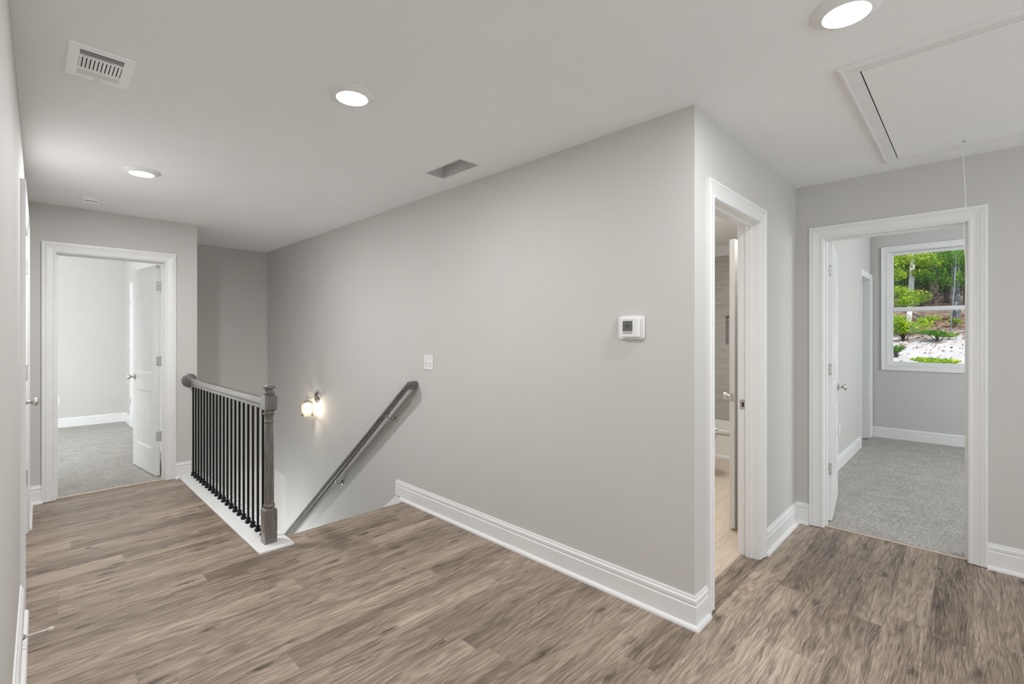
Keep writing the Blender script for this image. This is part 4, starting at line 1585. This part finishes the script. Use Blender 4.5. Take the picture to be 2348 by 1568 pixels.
def leaves_mesh(name, centers, radii, count, size, mat, parent, flat=0.6):
    """leaf blades scattered in several blobs, one mesh"""
    C = np.array(centers, float)
    Rr = np.array(radii, float)
    idx = rng.integers(0, len(C), count)
    d = rng.normal(size=(count, 3))
    d /= np.linalg.norm(d, axis=1)[:, None]
    r = rng.random(count) ** 0.45
    P = C[idx] + d * (Rr[idx] * r[:, None])
    a = rng.normal(size=(count, 3))
    a[:, 2] *= flat
    a /= np.linalg.norm(a, axis=1)[:, None]
    n = rng.normal(size=(count, 3)) * 0.8
    n[:, 2] += 1.0
    b = np.cross(n, a)
    b /= np.linalg.norm(b, axis=1)[:, None] + 1e-9
    s = size * (0.6 + 0.8 * rng.random(count))[:, None]
    up = np.cross(a, b)
    V = np.stack([P - a * s, P - b * s * 0.42 + up * s * 0.12, P + a * s, P + b * s * 0.42 + up * s * 0.12], axis=1).reshape(-1, 3)
    F = [(4 * i, 4 * i + 1, 4 * i + 2, 4 * i + 3) for i in range(count)]
    me = bpy.data.meshes.new(name)
    me.from_pydata([tuple(v) for v in V], [], F)
    me.materials.append(mat)
    o = bpy.data.objects.new(name, me)
    COL.objects.link(o)
    o.parent = parent
    return o


def tree(label, x, y, height, r0, lean, bark, leafmat, blobs, count, size, group=None, name='tree'):
    z = hill_z(x, y) - 0.15
    t = thing(name, label, 'tree', (x, y, z), group=group)
    bm = bmesh.new()
    n = 10
    pts = [(lean[0] * i / n + 0.018 * math.sin(i * 1.3 + x), lean[1] * i / n + 0.018 * math.sin(i * 1.7 + y), height * i / n) for i in range(n + 1)]
    tube(bm, pts, [r0 * (1.15 - 0.75 * i / n) for i in range(n + 1)], 10)
    for k in range(5):
        i = 4 + k
        p = Vector(pts[i])
        a = random.uniform(0, 6.28)
        L = height * 0.16
        tube(bm, [p, p + Vector((math.cos(a) * L * 0.5, math.sin(a) * L * 0.5, L * 0.3)), p + Vector((math.cos(a) * L, math.sin(a) * L, L * 0.75))], [r0 * 0.3, r0 * 0.2, r0 * 0.08], 6)
    obj('trunk', bm, bark, t, smooth=True)
    cs = [(b[0], b[1], b[2]) for b in blobs]
    rs = [(b[3], b[3], b[3] * 0.55) for b in blobs]
    leaves_mesh('foliage', cs, rs, count, size, leafmat, t)
    return t


def shrub(label, x, y, spread, hgt, count, size, leafmat, dz=0.0):
    z = hill_z(x, y)
    t = thing('shrub', label, 'shrub', (x, y, z))
    bm = bmesh.new()
    cs, rs = [], []
    for k in range(7):
        a = random.uniform(0, 6.28)
        d = random.uniform(0.2, 0.9)
        e = Vector((math.cos(a) * spread * d, math.sin(a) * spread * d, hgt * random.uniform(0.55, 1.0)))
        tube(bm, [(0, 0, -0.05), e * 0.5 + Vector((0, 0, hgt * 0.15)), e], [0.012, 0.008, 0.004], 6)
        cs.append(tuple(e))
        rs.append((spread * 0.45, spread * 0.45, hgt * 0.30))
    obj('stem', bm, M['bark_dark'], t, smooth=True)
    leaves_mesh('foliage', cs, rs, count, size, leafmat, t)
    return t


def cam_pt(u, v, X):
    """point on the vertical plane at distance X seen at photo pixel u, v - used only to read positions off the survey"""
    th_ = math.radians(44.33)
    F = (math.cos(th_), math.sin(th_))
    R_ = (math.sin(th_), -math.cos(th_))
    k = (u - 1174) / 1083
    d = (F[0] + R_[0] * k, F[1] + R_[1] * k, -(v - 768) / 1083)
    s = X / d[0]
    return (d[0] * s, d[1] * s, d[2] * s + 1.366)


def around(x, y, pts):
    z = hill_z(x, y) - 0.15
    return [(p[0] - x, p[1] - y, p[2] - z, p[3]) for p in pts]


def px(u, v, X, r):
    return cam_pt(u, v, X) + (r,)


x, y, _ = cam_pt(2083, 730, 17.5)
tree('pale barked tree with lime foliage left of the window view', x, y, 9.0, 0.060, (0.0, -0.30), M['bark_pale'], M['leaf_lime'],
     around(x, y, [px(2058, 590, 16.9, 0.36), px(2050, 632, 16.9, 0.30), px(2112, 590, 17.0, 0.34), px(2058, 668, 16.8, 0.32), px(2100, 680, 16.6, 0.34), px(2080, 692, 16.4, 0.30), px(2130, 600, 17.2, 0.3), px(2112, 625, 17.2, 0.22), px(2105, 560, 17, 0.9), px(2055, 540, 17, 0.9), px(2040, 610, 17, 0.6)]), 7500, 0.032)
x, y, _ = cam_pt(2194, 720, 19.5)
tree('thick grey barked tree at the right of the window view', x, y, 11.0, 0.092, (0.0, 0.15), M['bark_grey'], M['leaf_green'],
     around(x, y, [px(2210, 590, 19, 0.6), px(2170, 580, 19, 0.6), px(2205, 640, 18.8, 0.45), px(2222, 600, 19, 0.7), px(2160, 540, 19, 1.0)]), 1700, 0.045)
x, y, _ = cam_pt(2180, 715, 16.0)
tree('slender grey sapling in front of the thick grey tree', x, y, 6.5, 0.014, (0.0, -0.25), M['bark_grey'], M['leaf_green'],
     around(x, y, [px(2160, 590, 16, 0.4), px(2140, 630, 16, 0.4), px(2190, 575, 16, 0.4)]), 700, 0.038)
mid = [(2112, 24, 'first'), (2128, 26, ''), (2142, 23, ''), (2158, 27, ''), (2172, 25, ''), (2205, 28, ''), (2216, 24, ''), (2066, 25, ''), (2052, 29, '')]
for i, (u, X, _) in enumerate(mid):
    x, y, _z = cam_pt(u, 700, X)
    tree('thin dark trunk with deep green leaves in the woods beyond the bank', x, y, 11 + (i % 3), 0.07 + 0.03 * (i % 3), (0.2 - 0.1 * (i % 4), 0.3 - 0.2 * (i % 4)), M['bark_dark'], M['leaf_green'] if i % 2 else M['leaf_dark'],
         around(x, y, [px(u + 10, 600, X, 1.1), px(u - 14, 640, X - 0.5, 1.0), px(u + 5, 560, X, 1.4), px(u - 8, 585, X, 1.1)]), 1700, 0.062, group='trees in the woods beyond the bank')
far = np.linspace(1.0, 9.0, 12)
for i in range(14):
    X = 33 + (i * 37 % 7)
    yy = -3.5 + i * 0.85
    zz = hill_z(X, yy)
    tree('dense dark tree closing off the back of the woods', X, yy, 13, 0.16, (0.3, -0.2), M['bark_dark'], M['leaf_dark'],
         [(0, 0, 3.0, 1.6), (0.4, 0.5, 5.5, 2.0), (-0.5, -0.4, 8.0, 2.2), (0, 0.3, 10.5, 2.0), (0.2, -0.6, 1.6, 1.2)], 1500, 0.24, group='trees at the back of the woods')
x, y, _ = cam_pt(2072, 742, 15.6)
shrub('lime leaved shrub below the pale barked tree', x, y, 0.50, 0.55, 2000, 0.030, M['leaf_lime'])
x, y, _ = cam_pt(2150, 766, 15.4)
shrub('low green shrub in the middle of the bare bank', x, y, 0.42, 0.20, 1000, 0.030, M['leaf_green'])
x, y, _ = cam_pt(2126, 728, 18.3)
shrub('small lime shrub on the leaf litter edge', x, y, 0.30, 0.25, 500, 0.032, M['leaf_lime'])
x, y, _ = cam_pt(2190, 740, 18.0)
shrub('little bright green tuft at the right of the leaf litter', x, y, 0.16, 0.20, 260, 0.030, M['leaf_lime'])
x, y, _ = cam_pt(2150, 833, 12.8)
shrub('bright green shrub just above the window sill line', x, y, 0.40, 0.14, 900, 0.032, M['leaf_lime'])
x, y, _ = cam_pt(2057, 806, 13.6)
shrub('dark green shrub at the lower left of the bank', x, y, 0.20, 0.22, 500, 0.028, M['leaf_green'])
# fallen leaves on the bank
t = []
cnt = 3800
P = np.zeros((cnt, 3))
P[:, 0] = 12 + 9 * rng.random(cnt) ** 0.6
P[:, 1] = -0.8 + 3.4 * rng.random(cnt)
for i in range(cnt):
    P[i, 2] = hill_z(P[i, 0], P[i, 1]) + 0.02
keep = rng.random(cnt) < np.clip((P[:, 0] + 0.55 * P[:, 1] - 13.2) / 4.0, 0.03, 1)
P = P[keep]
cnt = len(P)
a = rng.normal(size=(cnt, 3)); a[:, 2] *= 0.2; a /= np.linalg.norm(a, axis=1)[:, None]
b = np.cross(np.array([0, 0, 1.0]) + 0.3 * rng.normal(size=(cnt, 3)), a); b /= np.linalg.norm(b, axis=1)[:, None]
s = 0.036 * (0.6 + 0.8 * rng.random(cnt))[:, None]
V = np.stack([P - a * s, P - b * s * 0.5, P + a * s, P + b * s * 0.5], axis=1).reshape(-1, 3)
me = bpy.data.meshes.new('fallen_leaves')
me.from_pydata([tuple(v) for v in V], [], [(4 * i, 4 * i + 1, 4 * i + 2, 4 * i + 3) for i in range(cnt)])
me.materials.append(M['leaf_brown'])
fo = bpy.data.objects.new('fallen_leaves', me)
COL.objects.link(fo)
tag(fo, 'brown fallen leaves scattered over the bank outside the window', 'leaves', kind='stuff')
